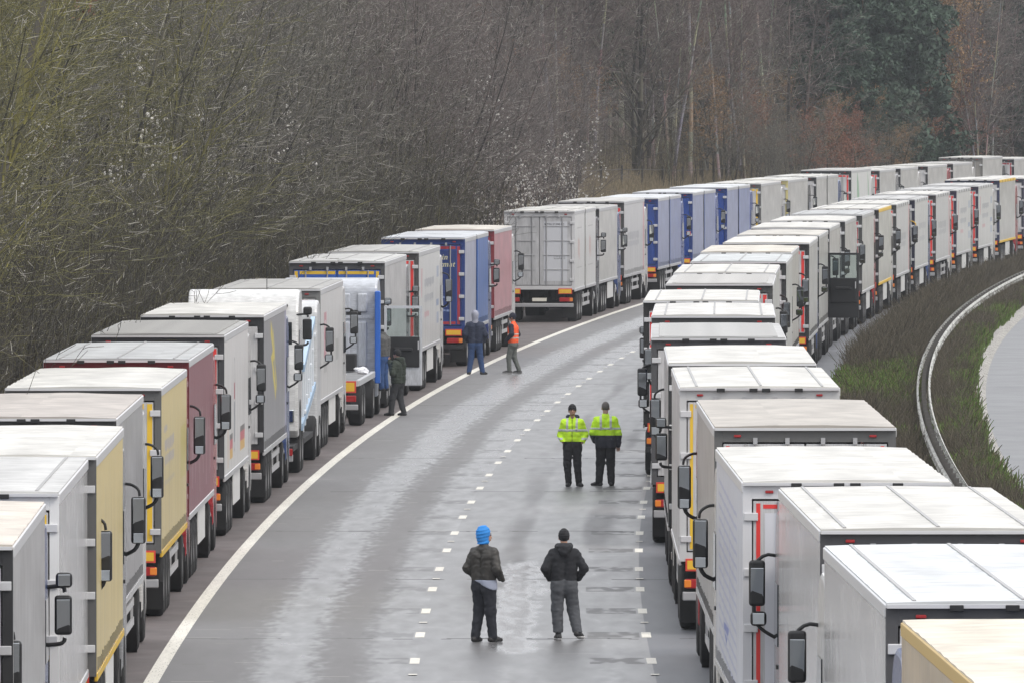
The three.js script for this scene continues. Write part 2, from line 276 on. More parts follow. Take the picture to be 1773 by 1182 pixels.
function cab(root, z0, col, opt = {}) { // z0 = back of the cab
  const paint = paintOf(col, 0.25);
  const c = mesh('cab', cabShape, paint, root, [0, 0, z0]);
  for (const s of [-1, 1]) { mesh('side_window', sideWindowGeo, M.glass, c, [s > 0 ? 1.235 : -1.255, 0, 0]); mesh('door_handle', box(0.03, 0.05, 0.22), M.black, c, [s * 1.25, 1.75, -0.8]); mesh('step', box(0.12, 0.25, 0.5), M.chassis, c, [s * 1.16, 0.55, -0.45]); mesh('headlight', rbox(0.42, 0.22, 0.06, 0.02), M.mirrorGlass, c, [s * 0.9, 0.8, -2.32]); }
  mesh('windscreen', screenGeo, M.glass, c, [0, 2.45, -2.11]); mesh('grille', rbox(1.6, 0.6, 0.04, 0.01), M.black, c, [0, 1.35, -2.34]);
  mesh('sun_visor', rbox(2.2, 0.16, 0.12, 0.03), M.black, c, [0, 3.12, -2.05]);
  const fr = merge([box(0.2, 0.24, 5.6, 0.42, 0.82, 1.2), box(0.2, 0.24, 5.6, -0.42, 0.82, 1.2), box(0.84, 0.2, 0.3, 0, 0.82, 1.6)]);
  mesh('tractor_chassis', fr, M.chassis, root, [0, 0, z0]);
  for (const s of [-1, 1]) {
    const t = new THREE.CylinderGeometry(0.33, 0.33, 1.1, 16); t.rotateX(Math.PI / 2); mesh('fuel_tank', t, opt.fair ? paint : M.alu, root, [s * 0.88, 0.72, z0 + 0.62]);
    mesh('tractor_mudguard', (() => { const m = new THREE.CylinderGeometry(0.6, 0.6, 0.5, 14, 1, true, -1.2, 2.4); m.rotateZ(Math.PI / 2); m.rotateX(0); return m; })(), M.black, root, [s * 0.98, 0.52, z0 + 2.0]);
    wheel(root, s, z0 - 1.2, opt.rim); wheel(root, s, z0 + 2.0, opt.rim, true);
  }
  if (!opt.noMirror) for (const s of [-1, 1]) mirror(root, s, opt.mirror ?? 0, z0 - 1.72, opt.cap);
}
const rodGeoCache = {};
function rearEnd(root, p, W, h, fl) {
  const fc = p.frame || [0.05, 0.05, 0.055], frame = paintCache['f' + fc.join()] ||= std(...(fc[0] > 0.4 ? fc : fc.map(v => v * 0.5)), 0.75), doorM = p.doorMat || paintOf(p.door || [0.62, 0.62, 0.64], 0.3);
  const fg = merge([box(0.11, h - fl - 0.05, 0.14, W / 2 - 0.057, (h + fl) / 2 - 0.03, 0.02), box(0.11, h - fl - 0.05, 0.14, -W / 2 + 0.057, (h + fl) / 2 - 0.03, 0.02), box(W - 0.226, 0.16, 0.14, 0, h - 0.135, 0.02), box(W - 0.226, 0.14, 0.14, 0, fl + 0.07, 0.02)]);
  const rf = mesh('rear_frame', fg, frame, root);
  for (const x of [-0.95, 0.95]) mesh('marker_lamp', rbox(0.1, 0.035, 0.03, 0.01), M.tail, rf, [x, h - 0.13, 0.105]);
  const dw = W / 2 - 0.125, dh = h - fl - 0.40;
  for (const s of [-1, 1]) {
    const dm = mesh('rear_door', rbox(dw - 0.012, dh, 0.05, 0.012), doorM, root, [s * (dw / 2 + 0.004), fl + 0.16 + dh / 2, 0.05]);
    for (const f of [0.22, 0.72]) mesh('lock_rod', rodGeoCache[dh] ||= new THREE.CylinderGeometry(0.02, 0.02, dh, 8), M.steel, dm, [s * (f - 0.5) * dw, 0, 0.05]);
    for (let k = 0; k < 4; k++) mesh('hinge', rbox(0.17, 0.1, 0.05, 0.01), M.alu, dm, [s * (dw / 2 + 0.02), (k / 3 - 0.5) * dh * 0.84, 0.045]);
    if (p.tape) { const t = p.d > 270 || p.row === 'left' ? 0.085 : 0.05; mesh('contour_tape', merge([box(t, dh - 0.06, 0.004, s * (dw / 2 - 0.07), 0, 0), box(dw - 0.12 - t, t, 0.004, s * (-0.02 - t / 2), dh / 2 - 0.07, 0), box(dw - 0.12 - t, t, 0.004, s * (-0.02 - t / 2), -dh / 2 + 0.07, 0)]), p.tape, dm, [0, 0, 0.028]); }
    if (p.doorPrint) { const pm = p.doorPrint(s); if (pm) mesh('door_print', new THREE.PlaneGeometry(dw - 0.3, dh - 0.3), pm, dm, [0, 0, 0.0285]); }
  }
  mesh('roof_lip', box(W - 0.02, 0.035, 0.06, 0, h - 0.035, 0.12), p.lip || M.alu, rf);
  for (const x of [-0.7, -0.25, 0.25, 0.7]) mesh('lock_keeper', box(0.06, 0.09, 0.05, x, h - 0.2, 0.115), M.steel, rf);
  if (p.seed % 2) for (const x of [-0.62, -0.1, 0.1, 0.62]) mesh('rubber_buffer', rbox(0.13, 0.06, 0.03, 0.008), M.black, rf, [x, h - 0.05, 0.155]);
  // lights, bumper, boards
  const b = mesh('bumper', rbox(W - 0.1, 0.14, 0.1, 0.02), p.bumper || M.steel, root, [0, 0.62, 0.0]);
  for (const s of [-1, 1]) {
    mesh('tail_light', rbox(0.46, 0.15, 0.06, 0.02), M.tail, b, [s * 0.95, 0.2, 0.05]); mesh('indicator_light', rbox(0.12, 0.13, 0.064, 0.02), M.amber, b, [s * 1.14, 0.2, 0.052]);
    if (p.boards !== false) { const bo = mesh('marker_board', rbox(0.5, 0.2, 0.02, 0.005), M.boardRed, root, [s * 0.93, fl - 0.06, 0.1]); mesh('board_face', box(0.44, 0.14, 0.006), M.boardYellow, bo, [0, 0, 0.012]); }
    mesh('mud_flap', box(0.5, 0.45, 0.02), M.rubber, root, [s * 1.0, 0.36, -1.55]);
  }
  mesh('number_plate', box(0.52, 0.12, 0.012), M.plate, b, [0, 0.2, 0.056]);
}
function undercarriage(root, p, W, L, fl) {
  mesh('chassis', merge([box(0.14, 0.36, L - 1, 0.5, fl - 0.2, -L / 2), box(0.14, 0.36, L - 1, -0.5, fl - 0.2, -L / 2), box(W - 0.06, 0.1, L - 0.1, 0, fl - 0.0, -L / 2)]), M.chassis, root);
  const ax = p.axles || [2.2, 3.5, 4.8];
  for (const z of ax) for (const s of [-1, 1]) wheel(root, s, -z, p.rim);
  for (const s of [-1, 1]) {
    const gm = p.guard === 'none' ? null : p.guard === 'white' ? M.whitePaint : M.alu;
    if (gm && p.guard === 'white') for (const [z, l] of [[-7.2, 1.7], [-9.1, 1.9]]) mesh('side_skirt', rbox(0.03, 0.62, l, 0.01), gm, root, [s * (W / 2 - 0.06), fl - 0.42, z]);
    else if (gm) { mesh('side_guard', merge([box(0.03, 0.12, 4.6, 0, 0, 0), box(0.03, 0.12, 4.6, 0, 0.3, 0), box(0.04, 0.5, 0.06, 0, 0.2, -1.6), box(0.04, 0.5, 0.06, 0, 0.2, 1.6)]), gm, root, [s * (W / 2 - 0.07), 0.55, -8.3]); mesh('pallet_box', box(0.5, 0.45, 2.2), M.chassis, root, [s * 0.85, fl - 0.35, -7.0]); }
    mesh('landing_leg', merge([box(0.12, 0.75, 0.12, 0, 0, 0), box(0.28, 0.05, 0.24, 0, -0.4, 0)]), M.chassis, root, [s * 0.85, 0.82, -L + 2.8]);
  }
}
function cargoBody(root, p, W, L, h, fl, z0 = 0) {
  const seed = p.seed || 1, ripple = p.kind === 'curtain' ? 0.0028 : 0.0009;
  for (const s of [-1, 1]) {
    const hh = h - fl - 0.10, g = new THREE.BoxGeometry(0.035, hh, L - 0.16, 1, 6, 60), q = g.attributes.position;
    for (let i = 0; i < q.count; i++) if (q.getX(i) * s > 0) q.setX(i, q.getX(i) + s * ripple * (Math.sin(q.getZ(i) * 4.9 + seed) + 2.2 * noise.noise(q.getZ(i) * 0.8, q.getY(i) * 0.7, seed)));
    g.computeVertexNormals(); if (!p.sideMat) { const u = g.attributes.uv; for (let i = 0; i < u.count; i++) u.setX(i, u.getX(i) + seed * 0.31 + s * 0.2); }
    mesh(p.kind === 'curtain' ? 'side_curtain' : 'side_wall', g, (p.sideMat && (p.sideMat.isMaterial ? p.sideMat : p.sideMat[s])) || paintOf(p.side || [0.72, 0.72, 0.72], p.gloss || 0.28), root, [s * (W / 2 - 0.02), fl + hh / 2, z0 - L / 2]);
    // long rails at roof and floor
    mesh('roof_rail', rbox(0.05, 0.13, L - 0.1, 0.015), p.rail || M.alu, root, [s * (W / 2 - 0.014), h - 0.085, z0 - L / 2]);
    mesh('floor_rail', rbox(0.05, 0.11, L - 0.1, 0.015), p.floorRail || M.alu, root, [s * (W / 2 - 0.012), fl - 0.02, z0 - L / 2]);
    if (p.row === 'right' && p.d > 480) for (let k = 1; k < 6; k++) mesh('rail_joint', box(0.012, 0.11, 0.07), M.black, root, [s * (W / 2 + 0.012), h - 0.085, z0 - L * k / 6]);
    if (p.kind === 'curtain') {
      const list = [], buckles = []; const R = rng(seed * 7 + (s > 0 ? 1 : 2));
      for (let z = -0.4; z > -L + 0.3; z -= 0.55) { list.push(box(0.006, 0.2 + R() * 0.08, 0.045, 0, 0, z)); buckles.push(box(0.01, 0.05, 0.05, 0.002 * s, -0.1 + R() * 0.05, z)); }
      const st = mesh('curtain_straps', merge(list), M.black, root, [s * (W / 2 + 0.007), fl + 0.09, z0]); st.userData.kind = 'stuff'; const bk = mesh('strap_buckles', merge(buckles), M.steel, root, [s * (W / 2 + 0.008), fl + 0.09, z0]); bk.userData.kind = 'stuff';
    }
  }
  const rg = new THREE.BoxGeometry(W - 0.02, 0.05, L - 0.04, 10, 1, 46), rq = rg.attributes.position, amp = p.kind === 'curtain' ? 0.009 : 0.0025;
  for (let i = 0; i < rq.count; i++) if (rq.getY(i) > 0) { const x = rq.getX(i), z = rq.getZ(i); rq.setY(i, rq.getY(i) + amp * (noise.noise(x * 1.6 + seed, z * 1.1, seed) * 1.5 + 0.5 * Math.sin(z * 5.2 + seed)) + 0.02 * (1 - (2 * x / W) ** 2)); }
  rg.computeVertexNormals(); { const u = rg.attributes.uv; for (let i = 0; i < u.count; i++) u.setXY(i, u.getX(i) * 0.9 + seed * 0.37, u.getY(i) * (0.8 + (seed % 5) * 0.12) + seed * 0.21); }
  mesh('roof', rg, roofOf(p.roof || [0.8, 0.8, 0.8], p.rib), root, [0, h - 0.03, z0 - L / 2]);
  if (p.kind !== 'curtain') for (const x of p.rib ? [-1.05, 1.05] : [-1.0, 0.02, 1.0]) mesh('roof_seam', box(0.035, 0.012, L - 0.3), paintOf([0.4, 0.4, 0.41], 0.5), root, [x, h + 0.002 + 0.02 * (1 - (2 * x / W) ** 2), z0 - L / 2]);
  if (p.rib) { const rg2 = rbox(W - 0.3, 0.03, 0.14, 0.012), n = Math.floor((L - 0.6) / 0.31); for (let k = 0; k < n; k++) mesh('roof_rib', rg2, roofOf(p.roof, true), root, [0, h + 0.006, z0 - 0.45 - k * 0.31]); }
  mesh('front_wall', box(W - 0.12, h - fl - 0.1, 0.06), paintOf(p.front || [0.55, 0.55, 0.56], 0.4), root, [0, (h + fl) / 2 - 0.02, z0 - L + 0.06]);
}
// p.d = metres to the rear, p.o = offset of the visible side, p.row = 'left' or 'right'
function place(root, p, W) { const oc = p.row === 'left' ? p.o - W / 2 : p.o + W / 2; const q = at(oc, p.d + 6); const r = at(oc, p.d); root.position.set(r.x, 0, r.z); root.rotation.y = -Math.atan2(q.x - r.x, -(q.z - r.z)); }
function lorry(p) {
  const root = new THREE.Group(); const W = 2.55, L = p.L || 13.6, h = p.h || 3.95, fl = p.fl || (p.kind === 'curtain' ? 1.12 : 1.18);
  top(root, p.name || (p.kind === 'curtain' ? 'curtain_sided_lorry' : 'box_lorry'), p.label, 'lorry', p.group);
  place(root, p, W);
  if (p.two) { // drawbar pair: two short bodies
    const a = (L - 0.9) / 2; cargoBody(root, p, W, a, h, fl, 0); cargoBody(root, { ...p, ...p.two, seed: (p.seed || 1) + 3 }, W, a, h, fl, -a - 0.9);
  } else cargoBody(root, p, W, L, h, fl);
  rearEnd(root, p, W, h, fl);
  undercarriage(root, p, W, L, fl);
  cab(root, -L - 0.6, p.cab || [[0.7, 0.7, 0.7], [0.36, 0.02, 0.03], [0.68, 0.68, 0.67], [0.03, 0.03, 0.035], [0.05, 0.09, 0.25], [0.7, 0.7, 0.7], [0.3, 0.31, 0.33]][(p.seed || 1) % 7], { mirror: p.mirror, cap: p.capMat, fair: p.fair, rim: p.rim });
  if (p.extra) p.extra(root, W, L, h, fl);
  return root;
}
// ------------------------------------------------------------------ prints on sides and doors
const WHITE = [0.7, 0.7, 0.69], GREY = [0.42, 0.42, 0.44], CREAM = [0.66, 0.61, 0.55], YELLOW = [0.66, 0.49, 0.14], BLUE = [0.02, 0.07, 0.34], DARK = [0.06, 0.06, 0.065];
function textSide(ground, lines, extra) { return printed((x, w, h) => { bg(x, w, h, ground); for (const [t, px, py, size, css, font] of lines) { x.fillStyle = css; x.font = `bold ${size}px ${font || 'sans-serif'}`; x.fillText(t, px * w, py * h); } if (extra) extra(x, w, h); }); }
function worn(x, px, py, w, h, css, seed = 1) { const R = rng(seed); x.fillStyle = css; for (let i = px; i < px + w;) { const k = 3 + R() * 9; x.fillRect(i, py + R() * h * 0.15, k, h * (0.7 + 0.3 * R())); i += k + 2 + R() * 6; } }
const P = {
  flag: textSide('#dcdad8', [], (x, w, h) => {
    x.strokeStyle = '#8b8b90'; x.lineWidth = 5; x.beginPath(); x.ellipse(0.42 * w, 0.52 * h, 30, 0.34 * h, 0, 0, 7); x.stroke();
    x.fillStyle = '#a9485a'; x.fillRect(0.4 * w, 0.36 * h, 40, 0.12 * h); x.fillStyle = '#8e8f97'; x.fillRect(0.4 * w, 0.5 * h, 40, 0.3 * h);
    for (const [px, wd] of [[0.22, 0.12], [0.66, 0.2]]) { x.fillStyle = '#5f5a58'; x.fillRect(px * w, 0.72 * h, wd * w, 0.05 * h); x.fillStyle = '#c9505a'; x.fillRect(px * w, 0.76 * h, wd * w, 0.07 * h); x.fillStyle = '#e0b04a'; x.fillRect(px * w, 0.83 * h, wd * w, 0.07 * h); }
    x.fillStyle = '#e0a860'; x.fillRect(0.14 * w, 0.6 * h, 14, 0.35 * h);
  }),
  service: textSide('#d9c481', [], (x, w, h) => { worn(x, 0.1 * w, 0.22 * h, 0.12 * w, 0.05 * h, '#a8a4b0', 2); worn(x, 0.12 * w, 0.31 * h, 0.36 * w, 0.08 * h, '#a09cae', 3); worn(x, 0.12 * w, 0.41 * h, 0.36 * w, 0.07 * h, '#a8a4b0', 4); worn(x, 0.12 * w, 0.57 * h, 0.38 * w, 0.035 * h, '#bcb093', 5); x.fillStyle = '#cdbd68'; x.fillRect(0.76 * w, 0.32 * h, 0.2 * w, 0.34 * h); }),
  plainYellow: textSide('#d8c27c', [], (x, w, h) => { worn(x, 0.24 * w, 0.4 * h, 0.3 * w, 0.1 * h, '#b5a791', 6); worn(x, 0.24 * w, 0.54 * h, 0.3 * w, 0.06 * h, '#bcae92', 7); }),
  scribble: textSide('#8d8d90', [], (x, w, h) => { x.strokeStyle = '#d8c63c'; x.lineWidth = 30; x.beginPath(); x.moveTo(0.3 * w, 0.08 * h); x.lineTo(0.42 * w, 0.3 * h); x.lineTo(0.36 * w, 0.34 * h); x.lineTo(0.52 * w, 0.62 * h); x.stroke(); x.lineWidth = 14; x.beginPath(); x.moveTo(0.4 * w, 0.12 * h); x.lineTo(0.56 * w, 0.6 * h); x.stroke(); x.fillStyle = '#a7a4c4'; x.fillRect(0.93 * w, 0, 0.05 * w, h); }),
  maroon: textSide('#7c2436', [], (x, w, h) => { x.fillStyle = '#b9a0a8'; for (let i = 0; i < 26; i++) x.fillRect((0.12 + 0.03 * i) * w, (0.44 + 0.1 * Math.sin(i * 2.1)) * h, 9, (0.2 + 0.2 * Math.cos(i * 1.3)) * h); x.fillStyle = '#8f2138'; x.fillRect(0.88 * w, 0.5 * h, 0.08 * w, 0.5 * h); }),
  redLetters: textSide('#d6d5d3', [], (x, w, h) => { x.save(); x.translate(0.15 * w, 0.2 * h); x.fillStyle = '#c98e98'; x.fillRect(0, 0, 0.11 * w, 0.42 * h); worn(x, 0.02 * w, 0.07 * h, 0.08 * w, 0.09 * h, '#e6dada', 8); worn(x, 0.02 * w, 0.24 * h, 0.08 * w, 0.12 * h, '#e6dada', 9); x.restore(); x.fillStyle = '#b9b9b6'; x.fillRect(0.15 * w, 0.64 * h, 0.12 * w, 0.12 * h); x.fillRect(0.68 * w, 0.5 * h, 0.12 * w, 0.2 * h); }),
  vee: textSide('#d9d9d7', [['V', 0.1, 0.46, 110, '#c9707c']], (x, w, h) => { worn(x, 0.26 * w, 0.27 * h, 0.45 * w, 0.1 * h, '#94979f', 10); worn(x, 0.26 * w, 0.44 * h, 0.42 * w, 0.09 * h, '#a2a5ab', 11); worn(x, 0.26 * w, 0.62 * h, 0.22 * w, 0.07 * h, '#cf8a92', 12); x.fillStyle = '#93a0bb'; x.fillRect(0.82 * w, 0.54 * h, 0.12 * w, 0.07 * h); x.fillStyle = '#a9b2c4'; x.fillRect(0.84 * w, 0.68 * h, 0.1 * w, 0.12 * h); x.fillRect(0.84 * w, 0.18 * h, 0.1 * w, 0.12 * h); }),
  orangeK: textSide('#dfdfdd', [], (x, w, h) => { worn(x, 0.3 * w, 0.32 * h, 0.2 * w, 0.3 * h, '#c49a90', 13); x.strokeStyle = '#bcbcba'; x.lineWidth = 4; x.strokeRect(0.2 * w, 0.2 * h, 0.5 * w, 0.52 * h); }),
  greySmear: textSide('#cfcfcf', [], (x, w, h) => { worn(x, 0.18 * w, 0.4 * h, 0.55 * w, 0.12 * h, '#9fa0a4', 14); worn(x, 0.18 * w, 0.53 * h, 0.55 * w, 0.08 * h, '#a9aaae', 15); x.fillStyle = 'rgba(220,110,120,0.4)'; x.fillRect(0.93 * w, 0, 0.07 * w, h); }),
  blueVee: textSide('#c9cdd8', [], (x, w, h) => { x.fillStyle = '#4560b4'; x.beginPath(); x.moveTo(0.3 * w, 0.74 * h); x.lineTo(0.5 * w, 0.74 * h); x.lineTo(0.4 * w, 0.84 * h); x.fill(); x.strokeStyle = '#aab0cc'; x.lineWidth = 5; for (let i = 0; i < 14; i++) { x.beginPath(); x.moveTo(0.1 * w, (0.1 + i * 0.06) * h); x.lineTo(0.8 * w, (0.16 + i * 0.06) * h); x.stroke(); } }),
  green: textSide('#e3e4e2', [], (x, w, h) => { x.fillStyle = '#8fb795'; x.beginPath(); x.moveTo(0.3 * w, 0); x.quadraticCurveTo(0.45 * w, 0.4 * h, 0.36 * w, 0.8 * h); x.quadraticCurveTo(0.25 * w, 0.4 * h, 0.3 * w, 0); x.fill(); x.beginPath(); x.moveTo(0.82 * w, 0); x.quadraticCurveTo(0.92 * w, 0.3 * h, 0.86 * w, 0.6 * h); x.fill(); x.fillStyle = '#8c96b4'; x.beginPath(); x.ellipse(0.16 * w, 0.7 * h, 70, 60, 0, 0, 7); x.fill(); }),
};
const doorText = (ground, fn, w = 256, h = 640) => printed((x, ww, hh) => { x.fillStyle = ground; x.fillRect(0, 0, ww, hh); fn(x, ww, hh); }, w, h, 0.35);
const blueDoor = std(0.03, 0.11, 0.42, 0.35);

// ------------------------------------------------------------------ left row, on the hard shoulder (all show their rear and right side)
const LEFT = [
  { d: 100, kind: 'box', side: WHITE, roof: WHITE, label: 'silver grey box lorry, last in the queue beside the hard shoulder edge line', mirror: 0, name: 'box_lorry', off: -0.5 },
  { d: 118.5, L: 13.6, kind: 'box', side: [0.6, 0.6, 0.61], roof: WHITE, label: 'grey box lorry with black mirror behind the cream roofed lorry', mirror: 0 },
  { d: 134, off: -0.32, kind: 'curtain', side: [0.5, 0.5, 0.51], roof: [0.74, 0.68, 0.62], label: 'grey curtain sided lorry with cream roof behind the silver ribbed box lorry', mirror: 2, h: 3.95 },
  { d: 151, off: -0.26, kind: 'box', side: [0.7, 0.7, 0.71], roof: [0.6, 0.61, 0.63], frame: [0.7, 0.7, 0.7], tape: M.tapeYellow, label: 'white refrigerated lorry with grey roof and one yellow tape line, behind a yellow lorry', mirror: 0, gloss: 0.16 },
  { d: 164.5, off: -0.16, kind: 'curtain', sideMat: P.plainYellow, roof: WHITE, tape: M.tapeYellow, frame: [0.2, 0.2, 0.2], floorRail: M.tapeYellow, label: 'yellow curtain sided lorry with faint lettering behind a grey curtain sided lorry', mirror: 0, h: 3.98 },
  { d: 184, off: -0.44, kind: 'curtain', side: GREY, roof: [0.52, 0.48, 0.46], frame: [0.08, 0.08, 0.08], label: 'grey curtain sided lorry with brownish roof between two yellow lorries', mirror: 0, h: 3.95 },
  { d: 207, off: -0.45, kind: 'curtain', sideMat: P.service, roof: WHITE, tape: M.tapeYellow, frame: [0.2, 0.2, 0.2], floorRail: M.tapeYellow, label: 'yellow curtain sided lorry with grey service lettering behind the dark red lorry', mirror: 0, h: 3.82 },
  { d: 222.5, kind: 'box', sideMat: P.maroon, roof: [0.5, 0.52, 0.55], frame: [0.22, 0.015, 0.025], door: [0.6, 0.03, 0.04], tape: M.black, rail: M.alu, label: 'dark red box lorry with bright red rear doors and grey roof', mirror: 0, cab: [0.4, 0.03, 0.04], cap: 1, h: 3.93 },
  { d: 243.5, kind: 'box', sideMat: P.flag, roof: [0.36, 0.36, 0.36], rib: true, frame: [0.09, 0.09, 0.1], tape: M.tapeRed, label: 'white refrigerated lorry with red and gold flag prints on its side', mirror: 1, guard: 'white', cab: [0.72, 0.72, 0.72], h: 3.93, doorPrint: s => s > 0 ? (P.flagDoor ||= doorText('#b9babd', (x, w, h) => { x.fillStyle = '#8c2430'; x.font = 'bold 150px sans-serif'; x.fillText('S', w * 0.5, h * 0.3); })) : null },
  { d: 262.5, kind: 'curtain', sideMat: P.scribble, roof: WHITE, label: 'dark grey curtain sided lorry with a yellow brush stroke print', mirror: 1, h: 3.95, L: 13.4 },
  { d: 301, off: -0.62, kind: 'box', sideMat: P.redLetters, roof: [0.44, 0.44, 0.44], frame: [0.36, 0.36, 0.36], tape: M.tapeDarkRed, label: 'white refrigerated lorry with upright red letter panel beyond the vehicle transporter', mirror: 1, h: 3.84 },
  { d: 338, kind: 'box', side: [0.7, 0.7, 0.71], roof: [0.6, 0.61, 0.62], frame: [0.12, 0.12, 0.13], doorMat: blueDoor, tape: M.tapeYellow, guard: 'white', label: 'white refrigerated lorry with blue rear doors framed in yellow tape', mirror: 2, doorPrint: s => s < 0 ? (P.krone ||= printed((x, w, h) => { x.fillStyle = '#1f4fa8'; x.fillRect(0, 0, w, h); x.fillStyle = '#e8ecf4'; x.font = 'bold 46px sans-serif'; x.fillText('KRONE', 60, 60); x.lineWidth = 6; x.strokeStyle = '#e8ecf4'; x.strokeRect(14, 26, 34, 32); }, 256, 640, 0.35)) : null },
  { d: 356.5, kind: 'box', sideMat: P.vee, roof: [0.5, 0.5, 0.5], frame: [0.12, 0.11, 0.11], tape: M.tapeRed, guard: 'white', label: 'white refrigerated lorry with red V print, parked ahead of the blue doored lorry', mirror: 0 },
  { d: 387, L: 15.2, two: { sideMat: null, side: [0.04, 0.16, 0.55] }, kind: 'curtain', side: [0.5, 0.53, 0.68], roof: [0.66, 0.7, 0.78], frame: BLUE, door: BLUE, tape: M.tapeDarkRed, rail: M.alu, bumper: M.chassis, label: 'blue tarpaulin drawbar lorry with yellow lettering on its rear, beside the man in navy', mirror: 2, cab: [0.03, 0.05, 0.2], name: 'tarpaulin_lorry',
    doorPrint: s => s > 0 ? (P.blueText ||= printed((x, w, h) => { x.fillStyle = '#14306e'; x.fillRect(0, 0, w, h); x.fillStyle = '#c8c29a'; x.font = 'italic bold 58px serif'; x.fillText('tik in', 24, 84); x.fillText('oformat', 4, 150); [90, 190, 120, 160, 200].forEach((l, i) => worn(x, 6, 380 + i * 40, l, 20, '#8ea0c8', 20 + i)); }, 256, 640, 0.5)) : null },
  { d: 407, L: 11.4, kind: 'curtain', side: [0.66, 0.3, 0.34], roof: [0.7, 0.67, 0.62], frame: [0.4, 0.05, 0.07], door: [0.4, 0.06, 0.08], label: 'pink curtain sided lorry with cream roof ahead of the blue tarpaulin lorry', mirror: 1 },
  { d: 457, L: 14, two: {}, kind: 'box', sideMat: P.orangeK, roof: WHITE, frame: [0.55, 0.55, 0.56], door: [0.56, 0.57, 0.6], h: 4.02, name: 'container_lorry', label: 'white container lorry with ribbed rear doors and black code lettering', mirror: 2, tape: null, boards: true,
    doorPrint: s => s > 0 ? (P.code ||= doorText('#c4c6cb', (x, w, h) => { x.fillStyle = '#33353a'; x.font = 'bold 30px sans-serif'; x.fillText('MTRA 01200 CC', 6, 40, 230); worn(x, 110, 378, 130, 9, '#6a6c72', 25); worn(x, 110, 396, 120, 9, '#6a6c72', 26); })) : null,
    extra: (root, W, L, h, fl) => { for (const s of [-1, 1]) for (let k = 1; k < 5; k++) mesh('door_rib', rbox(0.95, 0.03, 0.03, 0.01), paintOf([0.5, 0.51, 0.54], 0.4), root, [s * 0.62, fl + 0.2 + k * 0.52, 0.085]); } },
  { d: 474, L: 12.2, kind: 'box', side: [0.74, 0.74, 0.72], roof: [0.5, 0.5, 0.5], label: 'plain white box lorry with rust marked floor rail ahead of the container lorry', mirror: 2, guard: 'white' },
  { d: 491.5, kind: 'curtain', sideMat: P.greySmear, roof: [0.6, 0.6, 0.6], frame: [0.12, 0.12, 0.12], tape: M.tapeRed, label: 'white curtain sided lorry with grey lettering and red rear frame before the blue lorries', mirror: 0, h: 4.02 },
  ...[512, 536, 560].map((d, i) => ({ d, L: 15.6, two: { side: [0.3, 0.36, 0.62] }, kind: 'curtain', side: [0.38, 0.43, 0.66], roof: [0.7, 0.74, 0.8], frame: BLUE, door: BLUE, cab: BLUE, mirror: 1, name: 'tarpaulin_lorry', capMat: i === 0 ? M.tail : null, label: ['blue tarpaulin lorry with a red mirror cap, rearmost of three alike', 'blue tarpaulin lorry in the middle of three alike', 'blue tarpaulin lorry foremost of three alike, behind plain white lorries'][i] })),
  { d: 581, kind: 'box', side: [0.7, 0.7, 0.69], roof: WHITE, frame: [0.2, 0.2, 0.19], tape: M.tapeYellow, label: 'white box lorry directly ahead of the three blue tarpaulin lorries', mirror: 1 },
  { d: 600, kind: 'box', side: WHITE, roof: WHITE, frame: [0.5, 0.44, 0.2], label: 'white box lorry with a yellowish rear frame among plain white ones', mirror: 1 },
  { d: 620, L: 15, two: {}, kind: 'box', side: WHITE, roof: WHITE, label: 'white drawbar lorry with two short bodies behind the green leaf lorry', mirror: 1 },
  { d: 642, kind: 'box', sideMat: P.green, roof: [0.6, 0.6, 0.6], tape: M.tapeRed, label: 'white lorry with green leaf shapes printed on its side', mirror: 1, h: 4.1 },
  { d: 662, kind: 'box', side: WHITE, roof: WHITE, tape: M.tapeRed, label: 'white box lorry just ahead of the green leaf lorry', mirror: 1, L: 11 },
  ...[677, 694, 712].map((d, i) => ({ d, kind: 'box', side: WHITE, roof: i === 2 ? [0.6, 0.6, 0.6] : WHITE, tape: i === 2 ? M.tapeDarkRed : null, mirror: 1, L: i === 0 ? 12 : 13.4, label: 'plain white box lorry far ahead on the hard shoulder by the wood', group: 'white lorries far ahead on the hard shoulder' })),
  { d: 733, kind: 'box', side: WHITE, roof: WHITE, frame: [0.3, 0.29, 0.27], door: [0.32, 0.31, 0.29], label: 'tall white box lorry with brownish grey rear doors far ahead by the wood', mirror: 1, h: 4.15 },
  { d: 753, kind: 'box', side: WHITE, roof: WHITE, tape: M.tapeDarkRed, label: 'plain white box lorry far ahead on the hard shoulder by the wood', group: 'white lorries far ahead on the hard shoulder', mirror: 1 },
];
LEFT.forEach((p, i) => lorry({ row: 'left', o: p.off ?? (-0.42 - 0.12 * ((i * 37) % 3) / 2), seed: i + 2, guard: i % 3 === 1 ? 'white' : 'rail', ...p }));

